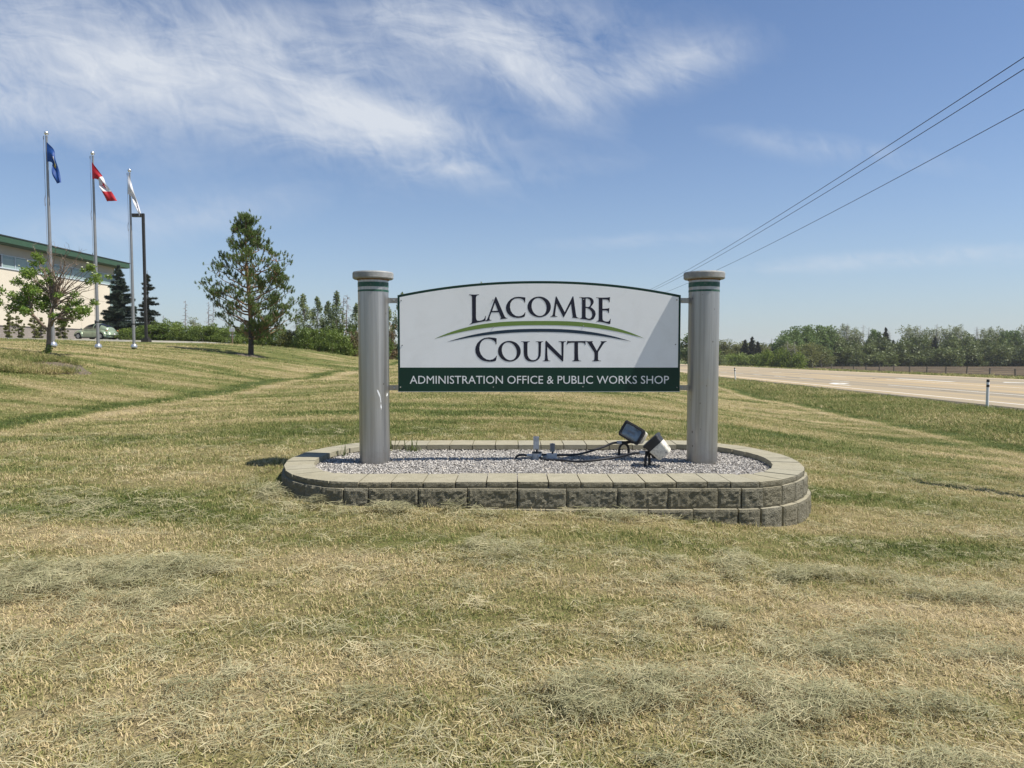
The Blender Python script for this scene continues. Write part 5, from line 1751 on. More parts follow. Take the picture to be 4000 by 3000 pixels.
for px, py, y, w in [(3095,1345,190,9),(3150,1340,196,9),(3200,1345,205,9)]:
    far('wil', px, py, y, w, 'rounded olive willow in front of the green cottonwoods', 'tree', 'willows before the cottonwoods')
# lower trees left of the belt
for px, py, y, w in [(2790,1325,232,9),(2830,1328,228,9.5),(2868,1338,230,9),(2905,1332,236,9),(2965,1340,240,9),(2995,1355,236,7)]:
    far('wil', px, py, y, w, 'olive green willow behind the yard hedge across the highway', 'tree', 'willows behind the yard hedge')
for px, py, lb_ in [(2909,1328,'left of three dark spruces behind the bright hedge'),(2936,1316,'tallest middle one of three dark spruces behind the bright hedge'),(2959,1335,'right of three dark spruces behind the bright hedge')]:
    far('spr', px, py, 222, 5.0, lb_)
far('spr', 3022, 1340, 225, 4.5, 'lone dark spruce at the left foot of the cottonwoods')
for i, px in enumerate([2835,2862,2890,2918,2946,2972,2998,3022]):
    far('brb', px, 1390 - (i % 3) * 4, 212, 6.0, 'bright yellow green bush in the hedge across the highway', 'bush', 'bright hedge bushes')
for px, py, y, w in [(3005,1372,168,5.5),(3062,1366,166,4.5),(3118,1380,164,4.5)]:
    far('brb', px, py, y, w, 'leafy green bush growing through the wire fence', 'bush', 'bushes in the fence line')
far('bar', 3078, 1330, 166, 4, 'leaning pale stemmed bare tree in the fence line')
far('bar', 3105, 1335, 165, 4, 'second pale stemmed bare tree in the fence line, right of the leaning one')
far('bar', 3012, 1322, 236, 6, 'bare branched tree left of the green cottonwood clump')
far('cw', 2712, 1290, 160, 10, 'full green cottonwood beyond the highway behind the right pillar')
for px in [2740, 2770, 2800, 2775]:
    far('bus', px, 1385, 205, 8, 'dark bush beyond the highway behind the right pillar', 'bush', 'bushes behind the right pillar')
# far woods closing the horizon
def far_woods():
    vs, fs = [], []
    r = np.random.default_rng(3)
    n = 9000
    a = r.uniform(-1.1, 1.1, n); d = r.uniform(520, 900, n)
    x = np.sin(a) * d; y = np.cos(a) * d
    z = terrain(x, y) + r.uniform(0, 1, n) ** 1.2 * (6 + 5 * fbm(a * 40, a * 0, 3))
    v, f = leaf_faces(np.stack([x, y, z], 1), 5.0, .2, .8, 5)
    o = link_mesh('far_woods', mesh_np('far_woods', v, f), M_DKBUSH)
    tag(o, 'far off band of woods on the horizon', kind='stuff')
far_woods()

# long grass and bark mulch round the ash tree
M_MULCH = mat_simple('bark_mulch', (0.125, 0.098, 0.068), 1.0, vary=.5, scale=30, bump=1.0, bscale=50)
def mulch(cx, cy, rx, ry, label, n=40, lift=.02):
    mb = MB(); vs = []; rings = 6
    for k in range(rings + 1):
        for i in range(n):
            a = 6.283 * i / n
            q = k / rings * (1 + .10 * math.sin(3 * a) + .06 * math.sin(7 * a + 1))
            x, y = cx + rx * q * math.cos(a), cy + ry * q * math.sin(a)
            vs.append((x, y, tz(x, y) + lift + .05 * (1 - (k / rings) ** 3) - (.06 if k == rings else 0)))
    fs = [(k * n + i, k * n + (i + 1) % n, (k + 1) * n + (i + 1) % n, (k + 1) * n + i) for k in range(rings) for i in range(n)]
    mb.add(vs, fs)
    tag(mb.build('mulch_bed', M_MULCH, None, True), label, kind='structure')
mulch(-17.0, 20.8, 4.3, 3.4, 'bark mulch bed round the ash tree')
mulch(-15.0, 40.5, .95, .75, 'ring of bark mulch round the big pine')
def tall_grass():
    n = 5200
    a = rng.uniform(0, 6.283, n); q = np.sqrt(rng.uniform(0, 1, n)) * .96
    x = -17.0 + 4.25 * q * np.cos(a); y = 20.8 + 3.35 * q * np.sin(a)
    k = ~((np.abs(y - 22.0) < .8) & (x > -14.6))
    x, y = x[k], y[k]; n = len(x)
    z = terrain(x, y) + .06
    s = rng.uniform(1.15, 1.8, n)
    rot = np.stack([rng.normal(0, .2, n), rng.normal(0, .2, n) + .25, rng.uniform(-3.14, 3.14, n)], 1)
    tone = np.clip(.22 + .85 * (fbm(x / 1.3, y / .8, 13) - .28) + rng.normal(0, .14, n), 0, 1)
    col = proto_collection('tall_kinds', [blade_clump(80 + k, 22, .075, .06, .13, .0028, 1.0) for k in range(4)], [M_BLADE])
    o = scatter('long_grass', np.stack([x, y, z], 1), rot, np.stack([s, s, s], 1), rng.integers(0, 4, n), {'tone': tone}, col)
    tag(o, 'long windblown grass growing in the mulch bed round the ash tree', kind='stuff')
tall_grass()
# rough verge grass beside the highway
def verge():
    xs, ys = [], []
    for u0, u1, y0, y1, n in ((11.5, 17.6, 8, 40, 5200), (11.5, 17.6, 40, 95, 2600), (42, 70, 60, 200, 5200)):
        y = rng.uniform(y0, y1, n); u = rng.uniform(u0, u1, n)
        xs.append(u + .0366 * y); ys.append(y)
    x, y = np.concatenate(xs), np.concatenate(ys); n = len(x)
    z = terrain(x, y)
    far_ = y > 60
    s = np.where(road_u(x, y) > 40, 6.0, np.where(y > 40, 3.2, 2.2)) * rng.uniform(.6, 1.3, n)
    h = s * np.where(road_u(x, y) > 40, .75, .8)
    rot = np.stack([rng.normal(0, .15, n), rng.normal(0, .15, n), rng.uniform(-3.14, 3.14, n)], 1)
    tone = np.clip(.17 + .7 * (fbm(x / 2.2, y / 2.2, 17) - .3) + rng.normal(0, .12, n), 0, 1)
    col = proto_collection('verge_kinds', [blade_clump(90 + k, 22, .085, .03, .085, .0032, .9) for k in range(4)], [M_BLADE])
    o = scatter('verge_grass', np.stack([x, y, z], 1), rot, np.stack([s, s, h], 1), rng.integers(0, 4, n), {'tone': tone}, col)
    tag(o, 'rough green verge grass along the highway', kind='stuff')
verge()
# ------------------------------------------------------------------ building on the hill
WX = -47.0
def make_stucco():
    m, g, b = principled('cream_panel')
    pos = g.node('ShaderNodeTexCoord').outputs['Object']
    n = g.noise(pos, .35, 5.0, .6)
    c = g.ramp(n, [(0.3, (0.62, 0.55, 0.43)), (0.7, (0.67, 0.60, 0.475))])
    g.put(b.inputs['Base Color'], c)
    b.inputs['Roughness'].default_value = .85
    return m
M_CREAM = make_stucco()
M_GREYP = mat_simple('grey_upper_panel', (0.44, 0.40, 0.335), .85, vary=.05, scale=.5)
M_FASCIA = mat_simple('green_fascia', (0.033, 0.078, 0.040), .5, vary=.08, scale=.8)
M_FASCIAD = mat_simple('dark_roof_edge', (0.03, 0.04, 0.035), .6)
M_SOFFIT = mat_simple('green_soffit', (0.06, 0.10, 0.06), .8)
M_FRAME = mat_simple('pale_blue_frame', (0.50, 0.56, 0.60), .45, vary=.05)
M_PANE = mat_simple('teal_window', (0.125, 0.19, 0.19), .12, vary=.25, scale=.7, spec=.8)
M_BLIND = mat_simple('window_blind', (0.27, 0.355, 0.335), .35, vary=.08, scale=.6)
M_PANED = mat_simple('dark_window', (0.035, 0.032, 0.035), .15, spec=.8)
def make_masonry():
    m, g, b = principled('grey_masonry')
    pos = g.node('ShaderNodeTexCoord').outputs['Object']
    mp = g.node('ShaderNodeMapping'); mp.inputs['Rotation'].default_value = (R(90), 0, R(90))
    g.l.new(pos, mp.inputs['Vector'])
    sep = g.node('ShaderNodeSeparateXYZ'); g.l.new(pos, sep.inputs[0])
    cb = g.node('ShaderNodeCombineXYZ'); g.l.new(sep.outputs[1], cb.inputs[0]); g.l.new(sep.outputs[2], cb.inputs[1])
    br = g.node('ShaderNodeTexBrick')
    g.l.new(cb.outputs[0], br.inputs['Vector'])
    br.inputs['Scale'].default_value = 1.0
    br.inputs['Brick Width'].default_value = .42; br.inputs['Row Height'].default_value = .2
    br.inputs['Mortar Size'].default_value = .012
    br.inputs['Color1'].default_value = (.27, .235, .20, 1); br.inputs['Color2'].default_value = (.33, .29, .25, 1)
    br.inputs['Mortar'].default_value = (.20, .18, .16, 1)
    g.put(b.inputs['Base Color'], g.mix(g.math('MULTIPLY', g.noise(pos, 6.0, 5.0, .7), .4), br.outputs[0], (.22, .195, .17)))
    b.inputs['Roughness'].default_value = .95
    return m
M_MASON = make_masonry()
bl = tag(empty('office_building', (WX, 62.0, 2.3)), 'long cream two storey building with green roof fascia and a strip of windows', 'building')
def L(x, y, z): return (x - WX, y - 62.0, z - 2.3)
Y0, Y1 = 36.0, 84.6
ZB0, ZB1 = 3.62, 8.98      # masonry top, window strip bottom
ZW1 = 10.28                # strip top
ZE = 11.15                 # eave
def bx(name, mat, x0, x1, y0, y1, z0, z1, parent=bl, bevel=0):
    mb = MB(); mb.box(L((x0 + x1) / 2, (y0 + y1) / 2, (z0 + z1) / 2), (x1 - x0, y1 - y0, z1 - z0))
    return mb.build(name, mat, parent)
bx('masonry_base', M_MASON, WX - 22, WX + .09, Y0, Y1 + .06, 1.7, ZB1 - 5.33)
bx('sill_course', mat_simple('dark_sill', (.10, .095, .09), .8), WX - 21.95, WX + .12, Y0 + .02, Y1 + .09, ZB0 + .03, ZB0 + .13)
w0 = bx('lower_wall', M_CREAM, WX - 22, WX, Y0 + .02, Y1, ZB0 + .13, ZB1)
bx('upper_wall', M_GREYP, WX - 21.98, WX - .03, Y0 + .02, Y1 - .03, ZB1, ZE)
M_JOINT = mat_simple('panel_joint', (.47, .41, .32), .9)
for z in (5.35, 7.0):
    bx('panel_joint', M_JOINT, WX - .01, WX + .006, Y0 + .1, Y1 - .02, z, z + .035, w0)
for y in (49.0, 56.2, 63.4, 70.6, 77.8):
    bx('panel_joint', M_JOINT, WX - .01, WX + .007, y, y + .035, ZB0 + .15, ZB1 - .02, w0)
rf = bx('roof_fascia', M_FASCIA, WX - 22.5, WX + 1.15, Y0 - 1, Y1 + 1.2, ZE + .05, ZE + .62)
bx('roof_edge', M_FASCIAD, WX - 22.56, WX + 1.21, Y0 - 1.06, Y1 + 1.26, ZE + .622, ZE + .70, rf)
bx('soffit', M_SOFFIT, WX - 22.3, WX + 1.0, Y0 - .9, Y1 + 1.0, ZE + .002, ZE + .048, rf)
ys_ = [83.4 - 1.757 * k for k in range(27)]
for k in range(26):
    y1, y0 = ys_[k], ys_[k + 1]
    mb = MB(); t_ = .065
    for (a, b_, c, d) in ((y0, y1, ZB1 + .02, ZB1 + .02 + t_ * 1.6), (y0, y1, ZW1 - t_, ZW1), (y0, y0 + t_ * .7, ZB1 + .02 + t_ * 1.6, ZW1 - t_), (y1 - t_ * .7, y1, ZB1 + .02 + t_ * 1.6, ZW1 - t_)):
        mb.box(L(WX + .02, (a + b_) / 2, (c + d) / 2), (.12, b_ - a - .004, d - c))
    w = mb.build('window', M_FRAME, bl)
    if k in (10, 13, 14, 17): 
        bx('pane', M_PANED, WX - .025, WX + .02, y0 + .05, y1 - .05, ZB1 + .13, ZW1 - .07, w)
    else:
        bx('pane', M_PANE, WX - .025, WX + .015, y0 + .05, y1 - .05, ZB1 + .13, ZW1 - .07, w)
        bx('blind', M_BLIND, WX - .02, WX + .021, y0 + .05 + (k % 3) * .06, y1 - .06, ZB1 + .13, ZW1 - .07 - .16 * (k % 2) - .08, w)
bx('corner_glazing', M_BLIND, WX - .3, WX + .025, Y1 - 1.2, Y1 + .02, 6.6, ZB1 - .12)
bx('corner_glazing', M_PANE, WX - .3, WX + .02, Y1 - 1.15, Y1 + .015, ZB1 + .08, ZW1 - .05)
mb = MB(); mb.tube([L(WX - 2, Y1 - 1, ZE + .6), L(WX - 2, Y1 - 1, ZE + 1.6)], .03, 6); mb.build('roof_mast', M_FASCIAD, bl)

# ------------------------------------------------------------------ green compact car
M_CARP = mat_simple('sage_green_paint', (0.265, 0.325, 0.215), .28, .25, vary=.03, coat=.7)
M_CARG = mat_simple('car_glass', (0.012, 0.014, 0.016), .06, spec=.9)
M_TYRE = mat_simple('tyre_rubber', (0.018, 0.018, 0.019), .85)
M_RIM = mat_simple('alloy_rim', (0.60, 0.61, 0.62), .35, .6)
M_PLATE = mat_simple('white_plate', (0.75, 0.75, 0.75), .5)
M_TAIL = mat_simple('tail_lamp', (0.45, 0.16, 0.06), .2)
M_TRIM = mat_simple('black_trim', (0.02, 0.02, 0.02), .5)
M_CHROME = mat_simple('bright_trim', (0.65, 0.68, 0.62), .25, .7)
def car(loc, rz):
    t = tag(empty('parked_car', loc, rz), 'small rounded sage green hatchback parked nose in by the building', 'car')
    # +x is the nose
    def shell(xs, fz, fw, zb, nseg=14, pw=2.6):
        mb = MB(); vs = []
        for x in xs:
            top, w = fz(x), fw(x)
            for k in range(nseg + 1):
                a = math.pi * k / nseg
                c, s_ = math.cos(a), math.sin(a)
                y = w * math.copysign(abs(c) ** (2 / pw), c)
                z = zb + (top - zb) * abs(s_) ** (2 / pw)
                vs.append((x, y, z))
        n = nseg + 1
        fs = [(i * n + k, i * n + k + 1, (i + 1) * n + k + 1, (i + 1) * n + k) for i in range(len(xs) - 1) for k in range(nseg)]
        fs += [tuple(range(n)), tuple((len(xs) - 1) * n + k for k in range(n))[::-1]]
        fs += [(i * n, (i + 1) * n, (i + 1) * n + nseg, i * n + nseg) for i in range(len(xs) - 1)]
        return mb.add(vs, fs)
    xs = np.linspace(-2.02, 2.02, 41)
    hood = lambda x: float(np.interp(x, [-2.02, -1.95, -1.7, -1.3, -.9, .5, .9, 1.35, 1.75, 1.95, 2.02], [.52, .66, .83, .96, 1.0, 1.0, .97, .88, .72, .56, .46]))
    wid = lambda x: float(np.interp(x, [-2.02, -1.9, -1.5, -.8, 0, .8, 1.5, 1.9, 2.02], [.46, .62, .74, .80, .82, .80, .70, .55, .40]))
    body = shell(xs, hood, wid, .20, pw=3.2).build('body', M_CARP, t, angle=50)
    xc = np.linspace(-1.72, 1.08, 29)
    roof = lambda x: .90 + .605 * max(0.0, 1 - abs((x + .28) / (1.45 if x < -.28 else 1.40)) ** 2.25) ** .62
    cw = lambda x: float(np.interp(x, [-1.72, -1.2, -.3, .5, 1.08], [.50, .66, .70, .68, .58]))
    cab = shell(xc, roof, cw, .80, pw=2.3).build('cabin', M_CARP, t, angle=50)
    # side glass: arch shaped, follows the cabin side
    for sg in (1, -1):
        top = [(x, roof(x) - .085) for x in np.linspace(.93, -.98, 22)]
        lp = [(.98, .99)] + [q for q in top if q[1] > 1.0] + [(-1.02, 1.0)]
        def onside(x, z, sg=sg):
            h = (roof(x) - .80); k = min(1, max(0, (z - .80) / h))
            y = cw(x) * max(0, 1 - k ** 2.3) ** (1 / 2.3) + .012
            return (x, sg * y, z)
        # densify so that the glass curves with the cabin
        gm = MB()
        n = 20
        X = np.linspace(-1.0, .95, n)
        for i in range(n - 1):
            if -.36 < (X[i] + X[i + 1]) / 2 < -.29: continue
            for j in range(5):
                def P(x, j):
                    zt = max(1.0, roof(x) - .075); return onside(x, 1.0 + (zt - 1.0) * j / 5)
                gm.add([P(X[i], j), P(X[i + 1], j), P(X[i + 1], j + 1), P(X[i], j + 1)], [(0, 1, 2, 3)])
        gm.build('side_window', M_CARG, t, True)
    # rear and front glass
    for nm, xa, xb, kw in (('rear_window', -1.58, -.78, .80), ('windscreen', .55, 1.04, .86)):
        gm = MB(); X = np.linspace(xa, xb, 8)
        for i in range(7):
            for j in range(8):
                def P(x, j):
                    a = math.pi / 2 + (j / 8 - .5) * 1.55 * kw
                    c, s_ = math.cos(a), math.sin(a)
                    return (x, (cw(x)) * math.copysign(abs(c) ** (2 / 2.3), c), .80 + (roof(x) - .80) * abs(s_) ** (2 / 2.3) + .012)
                gm.add([P(X[i], j), P(X[i + 1], j), P(X[i + 1], j + 1), P(X[i], j + 1)], [(0, 1, 2, 3)])
        gm.build(nm, M_CARG, t, True)
    for wx in (1.27, -1.25):
        for sg in (1, -1):
            fm = MB(); vs = []; na, nb = 18, 7
            for i in range(na + 1):
                a = math.pi * i / na
                for j in range(nb):
                    b_ = j / (nb - 1)
                    rr = .50 - .15 * b_ ** 2.2
                    rr2 = rr + (.03 if b_ < .9 else 0)
                    yy = .60 + .26 * math.sin(b_ * math.pi / 2)
                    vs.append((wx + math.cos(a) * rr2 * 1.06, sg * yy, .30 + math.sin(a) * (rr2 + .02)))
            fs = [(i * nb + j, i * nb + j + 1, (i + 1) * nb + j + 1, (i + 1) * nb + j) for i in range(na) for j in range(nb - 1)]
            fm.add(vs, fs)
            fm.build('fender', M_CARP, t, True)
            rot = Matrix.Rotation(R(90), 3, 'X')
            wb = MB(); wb.lathe([(.20, -.10), (.29, -.105), (.318, -.08), (.318, .08), (.29, .105), (.20, .10)], 24, (wx, sg * .735, .318), rot)
            tyre = wb.build('wheel', M_TYRE, t, angle=40)
            rb = MB(); rb.lathe([(.205, .085 * sg * -1), (.205, .100 * sg * -1), (.19, .100 * sg * -1)], 24, (wx, sg * .735, .318), rot, cap=False)
            for k in range(6):
                a = k * math.pi / 3
                rb.box((wx + math.cos(a) * .10, sg * .840, .318 + math.sin(a) * .10), (.20, .02, .075), Matrix.Rotation(-a, 3, 'Y'))
            rb.lathe([(.0, .112 * -sg), (.05, .11 * -sg), (.05, .09 * -sg)], 12, (wx, sg * .735, .318), rot, cap=False)
            rb.build('rim', M_RIM, tyre)
    for sg in (1, -1):
        mb = MB(); mb.box((0.0, sg * .80, .245), (1.7, .08, .09)); mb.build('rocker_panel', M_CARP, t)
        mb = MB(); mb.lathe([(0, -.05), (.07, -.03), (.08, 0), (.07, .03), (0, .05)], 10, (.82, sg * .86, 1.02), cap=False); mb.build('mirror', M_CARP, t, True)
        mb = MB(); mb.lathe([(0, -.02), (.08, -.005), (.08, .005), (0, .025)], 14, (-1.80, sg * .62, .80), Matrix.Rotation(R(-65), 3, 'Y') @ Matrix.Rotation(R(20 * sg), 3, 'X'), cap=False); mb.build('tail_lamp', M_TAIL, t, True)
        mb = MB(); mb.lathe([(0, -.02), (.10, -.01), (.08, .02), (0, .035)], 14, (1.80, sg * .56, .66), Matrix.Rotation(R(60), 3, 'Y'), cap=False); mb.build('headlamp', M_CHROME, t, True)
        mb = MB(); mb.box((.05, sg * .835, .90), (.16, .03, .03)); mb.build('door_handle', M_CHROME, t)
        mb = MB()
        mb.tube([(-.32, sg * .822, .30), (-.34, sg * .826, .6), (-.36, sg * .80, .98)], .006, 4); mb.tube([(.86, sg * .800, .42), (.90, sg * .806, .65), (.86, sg * .785, .96)], .006, 4)
        mb.build('door_seam', M_TRIM, t)
    for x, s_ in ((-1.98, -1), (1.97, 1)):
        mb = MB()
        pts = [(x - s_ * .18, -.66, .42), (x, -.46, .42), (x + s_ * .05, 0, .42), (x, .46, .42), (x - s_ * .18, .66, .42)]
        mb.tube(smooth_path(pts, 24), .095, 8)
        mb.build('bumper', M_CARP, t, True)
    mb = MB(); mb.box((-2.115, 0, .50), (.02, .32, .16)); mb.build('licence_plate', M_PLATE, t)
    mb = MB(); mb.tube([(-.75, 0, 1.42), (-.98, 0, 1.62)], .01, 5); mb.build('antenna', M_TRIM, t)
    mb = MB(); mb.box((0, 0, .24), (3.5, 1.3, .16)); mb.build('underbody', M_TRIM, t)
    return t
p = on_y(378, 1333, 66.0)
car((p.x, 66.0, tz(p.x, 66) + .095), R(180 - 15))
# ------------------------------------------------------------------ flagpoles and flags
M_POLE = mat_simple('brushed_aluminium_pole', (0.30, 0.30, 0.30), .42, .55, vary=.1, scale=3)
M_BALL = mat_simple('silver_ball', (0.66, 0.66, 0.68), .3, .8)
M_COLLAR = mat_simple('spun_collar', (0.56, 0.58, 0.61), .3, .7)
M_ROPE = mat_simple('halyard_rope', (0.20, 0.20, 0.22), .8)
def flagpole(px, top, base, y, label):
    p0, p1 = on_y(px, base, y), on_y(px, top, y)
    z0 = tz(p0.x, y)
    h = p1.z - z0
    t = tag(empty('flagpole', (p0.x, y, z0)), label, 'flagpole', 'flagpoles on the lawn hill')
    mb = MB(); mb.tube([(0, 0, -.3), (0, 0, .2), (0, 0, h * .45), (0, 0, h - .22)], [.070, .070, .064, .040], 16); mb.build('pole', M_POLE, t, angle=60)
    mb = MB(); mb.lathe([(.040, h - .22), (.055, h - .215), (.055, h - .17), (.02, h - .16), (.02, h - .14)], 14, cap=False); mb.lathe([(.085 * math.sin(math.pi * k / 12), h - .085 * math.cos(math.pi * k / 12) - .075) for k in range(13)], 18, cap=False); mb.build('ball_finial', M_BALL, t, angle=60)
    mb = MB(); mb.lathe([(.075, .235), (.11, .23), (.125, .20), (.155, .14), (.158, .10), (.150, .06), (.08, .055)], 24, cap=False); mb.build('collar', M_COLLAR, t, angle=30)
    mb = MB(); mb.lathe([(.11, -.06), (.11, .055)], 16); mb.build('footing', M_TRIM, t)
    mb = MB()
    mb.tube([(-.085, -.03, h - .20), (-.10, -.04, h - .5), (-.085, -.05, h * .6), (-.075, -.05, 1.25)], .007, 4)
    mb.tube([(-.10, -.03, h - .18), (-.12, -.03, h - .25), (-.09, -.03, h - .42)], .008, 4)
    mb.tube([(-.085, -.05, h - 2.6), (-.13, -.06, h - 2.8), (-.11, -.06, h - 3.05), (-.07, -.05, h - 2.95)], .008, 4)
    mb.build('halyard', M_ROPE, t)
    mb = MB(); mb.lathe([(.069, 1.2), (.074, 1.21), (.074, 1.26), (.068, 1.27)], 16, cap=False); mb.box((-.085, -.03, 1.23), (.05, .03, .16)); mb.build('cleat', M_TRIM, t)
    return t
FP = [(208, 513, 1362, 29.7, 'left flagpole, the tallest looking of three silver poles, flying a blue flag'), (384, 592, 1366, 32.5, 'middle silver flagpole flying the red and white flag'), (524, 660, 1364, 35.6, 'right silver flagpole flying a white flag in front of the lamp post')]
POLES = []
for px, top, base, y, lb_ in FP:
    # poles lean with the picture's perspective; take the middle of each
    POLES.append((flagpole(px, top, base, y, lb_), y))

M_FBLUE = mat_leaf('blue_cloth', (0.008, 0.050, 0.215), (0.018, 0.085, 0.33), .8, .25, 0)
M_FRED = mat_leaf('red_cloth', (0.36, 0.012, 0.022), (0.52, 0.022, 0.032), .8, .25, 0)
M_FWHITE = mat_leaf('white_cloth', (0.62, 0.62, 0.66), (0.76, 0.75, 0.78), .8, .2, 0)
M_FGOLD = mat_simple('gold_print', (0.50, 0.40, 0.05), .8)
M_FDARK = mat_simple('dark_print', (0.05, 0.05, 0.09), .8)
def in_poly(x, y, poly):
    c = False; j = len(poly) - 1
    for i in range(len(poly)):
        xi, yi = poly[i]; xj, yj = poly[j]
        if (yi > y) != (yj > y) and x < (xj - xi) * (y - yi) / (yj - yi) + xi:
            c = not c
        j = i
    return c
half = [(0, 1.0), (.10, .80), (.22, .86), (.16, .46), (.36, .66), (.41, .55), (.60, .59), (.53, .38), (.62, .32), (.32, .08), (.35, -.02), (.05, .02), (.06, -.38), (0, -.38)]
LEAF = [(a, b) for a, b in half] + [(-a, b) for a, b in half[::-1]]
def flag(name, top, bot, y, paint, mats, label, ripple=.06, nu=64, nv=34, waves=3.0):
    """cloth hanging between two edge lines read off as hoist to fly"""
    top = [on_y(a / 1106 * 700, 450 + b * 1050 / 1659, y) for a, b in top]
    bot = [on_y(a / 1106 * 700, 450 + b * 1050 / 1659, y) for a, b in bot]
    T, B = smooth_path(top, 12 * (len(top) - 1)), smooth_path(bot, 12 * (len(bot) - 1))
    def at(P, u):
        k = u * (len(P) - 1); i = min(len(P) - 2, int(k)); return P[i].lerp(P[i + 1], k - i)
    vs, fs, ms = [], [], []
    for i in range(nu + 1):
        u = i / nu
        for j in range(nv + 1):
            v = j / nv
            p = at(T, u).lerp(at(B, u), v)
            q = ripple * min(1, u * 3) * (math.sin(u * 6.28 * waves * .5 + v * 5.0) + .6 * math.sin(v * 9 + u * 4))
            vs.append((p.x, p.y + q - .09, p.z))
    for i in range(nu):
        for j in range(nv):
            a = i * (nv + 1) + j
            fs.append((a, a + nv + 1, a + nv + 2, a + 1)); ms.append(paint((i + .5) / nu, (j + .5) / nv))
    o0 = Vector(vs[0])
    mb = MB(); mb.add([Vector(p) - o0 for p in vs], fs); mb.m = ms
    o = mb.build(name, mats, None, smooth=True, fix=False)
    o.location = o0
    tag(o, label, 'flag')
    return o
def p_blue(u, v):
    du, dv = (u - .5) / .13, (v - .5) / .30
    if abs(du) < 1 and dv < 1 and dv > -1 and (dv < .2 or abs(du) < 1 - (dv - .2)):
        return 1 if dv > -.1 else (2 if dv < -.45 else 1)
    return 0
def p_can(u, v):
    if u < .25 or u > .75: return 0
    return 0 if in_poly((u - .5) * 4.0, (.5 - v) * 2.3 - (-.28) - .05, LEAF) else 1
def p_white(u, v):
    if .40 < u < .86 and .30 < v < .62:
        k = (u - .40) / .46 * 8
        return 1 if (k % 1) < .66 and (.34 < v < .58) else 0
    if .45 < u < .8 and .70 < v < .75: return 2
    return 0
y1, y2, y3 = [q[1] for q in POLES]
flag('flag', [(296,168),(337,215),(353,275),(367,335),(389,420)], [(300,290),(326,294),(333,325),(338,378),(355,425)], y1, p_blue, [M_FBLUE, M_FGOLD, M_FWHITE], 'limp royal blue flag with a gold crest on the left pole', .05)
flag('flag', [(573,290),(637,378),(662,425),(692,472),(732,533)], [(577,395),(609,400),(622,437),(638,474),(663,533)], y2, p_can, [M_FRED, M_FWHITE], 'drooping red and white maple leaf flag on the middle pole', .045)
flag('flag', [(797,370),(812,410),(832,470),(852,535),(876,606)], [(795,490),(812,497),(828,530),(843,570),(864,628)], y3, p_white, [M_FWHITE, M_FDARK, M_SWG], 'limp white flag with dark lettering on the right pole', .05)

# ------------------------------------------------------------------ lamp post
M_BRONZE = mat_simple('bronze_paint', (0.040, 0.036, 0.033), .5, .2, vary=.15)
yl = 48.0
p0, p1 = on_y(572, 1344, yl), on_y(567, 834, yl)
z0 = tz(p0.x, yl); h = p1.z - z0
lp = tag(empty('lamp_post', (p0.x, yl, z0)), 'dark brown square parking lot lamp post with a flat arm to the left', 'lamp post')
mb = MB(); mb.box((0, 0, h / 2), (.15, .15, h)); mb.build('post', M_BRONZE, lp)
mb = MB(); mb.box((0, 0, .09), (.48, .48, .30)); mb.box((0, 0, .27), (.30, .30, .06)); mb.build('base', M_BRONZE, lp)
mb = MB(); mb.box((-.42, 0, h - .12), (.72, .30, .20)); hd = mb.build('lamp_head', M_BRONZE, lp)
mb = MB(); mb.box((-.46, 0, h - .225), (.50, .24, .012)); mb.build('lens', M_LENS, hd)
mb = MB(); mb.box((-.04, 0, h - .1), (.20, .06, .08)); mb.build('arm', M_BRONZE, lp)

# small sign on a post among the shrubs
ys2 = 57.0
p = on_y(908, 1345, ys2); z = tz(p.x, ys2)
st = tag(empty('small_sign', (p.x, ys2, z)), 'small white rectangular sign on a thin post in front of the shrubs', 'sign')
mb = MB(); mb.box((0, 0, .55), (.07, .07, 1.3)); mb.build('post', mat_simple('wood_post', (.24, .17, .11), .9), st)
mb = MB(); mb.box((0, -.05, 1.22), (.42, .03, .26)); mb.build('plate', M_FWHITE, st)

# ------------------------------------------------------------------ roadside marker posts
M_WHP = mat_simple('white_marker_tube', (0.74, 0.74, 0.72), .5, vary=.05, dirt=(.5, .48, .42), dirt_amt=.35)
M_BLK = mat_simple('black_marker_band', (0.02, 0.02, 0.022), .5)
M_RFL = mat_simple('reflective_band', (0.80, 0.82, 0.84), .2)
def marker(px, py, y, lean, label, h=1.12):
    x = on_y(px, py, y).x
    t = tag(empty('marker_post', (x, y, tz(x, y) - .02)), label, 'marker post', 'white roadside marker posts')
    t.rotation_euler = (0, lean, 0)
    mb = MB(); mb.lathe([(.052, -.2), (.052, .82)], 18); mb.build('post', M_WHP, t, angle=40)
    mb = MB(); mb.lathe([(.0535, .82), (.0535, .915)], 18); mb.build('black_band', M_BLK, t, angle=40)
    mb = MB(); mb.lathe([(.0537, .915), (.0537, 1.01)], 18); mb.build('reflector', M_RFL, t, angle=40)
    mb = MB(); mb.lathe([(.0535, 1.01), (.0535, h - .03), (.045, h)], 18); mb.build('cap', M_BLK, t, angle=40)
marker(3856, 1592, 27.7, 0.0, 'near white marker post with black bands at the right edge of the lawn')
marker(2873, 1490, 61.0, -.09, 'leaning white marker post just right of the right pillar')
marker(3346, 1450, 112.0, 0.0, 'white marker post on the far side of the highway')

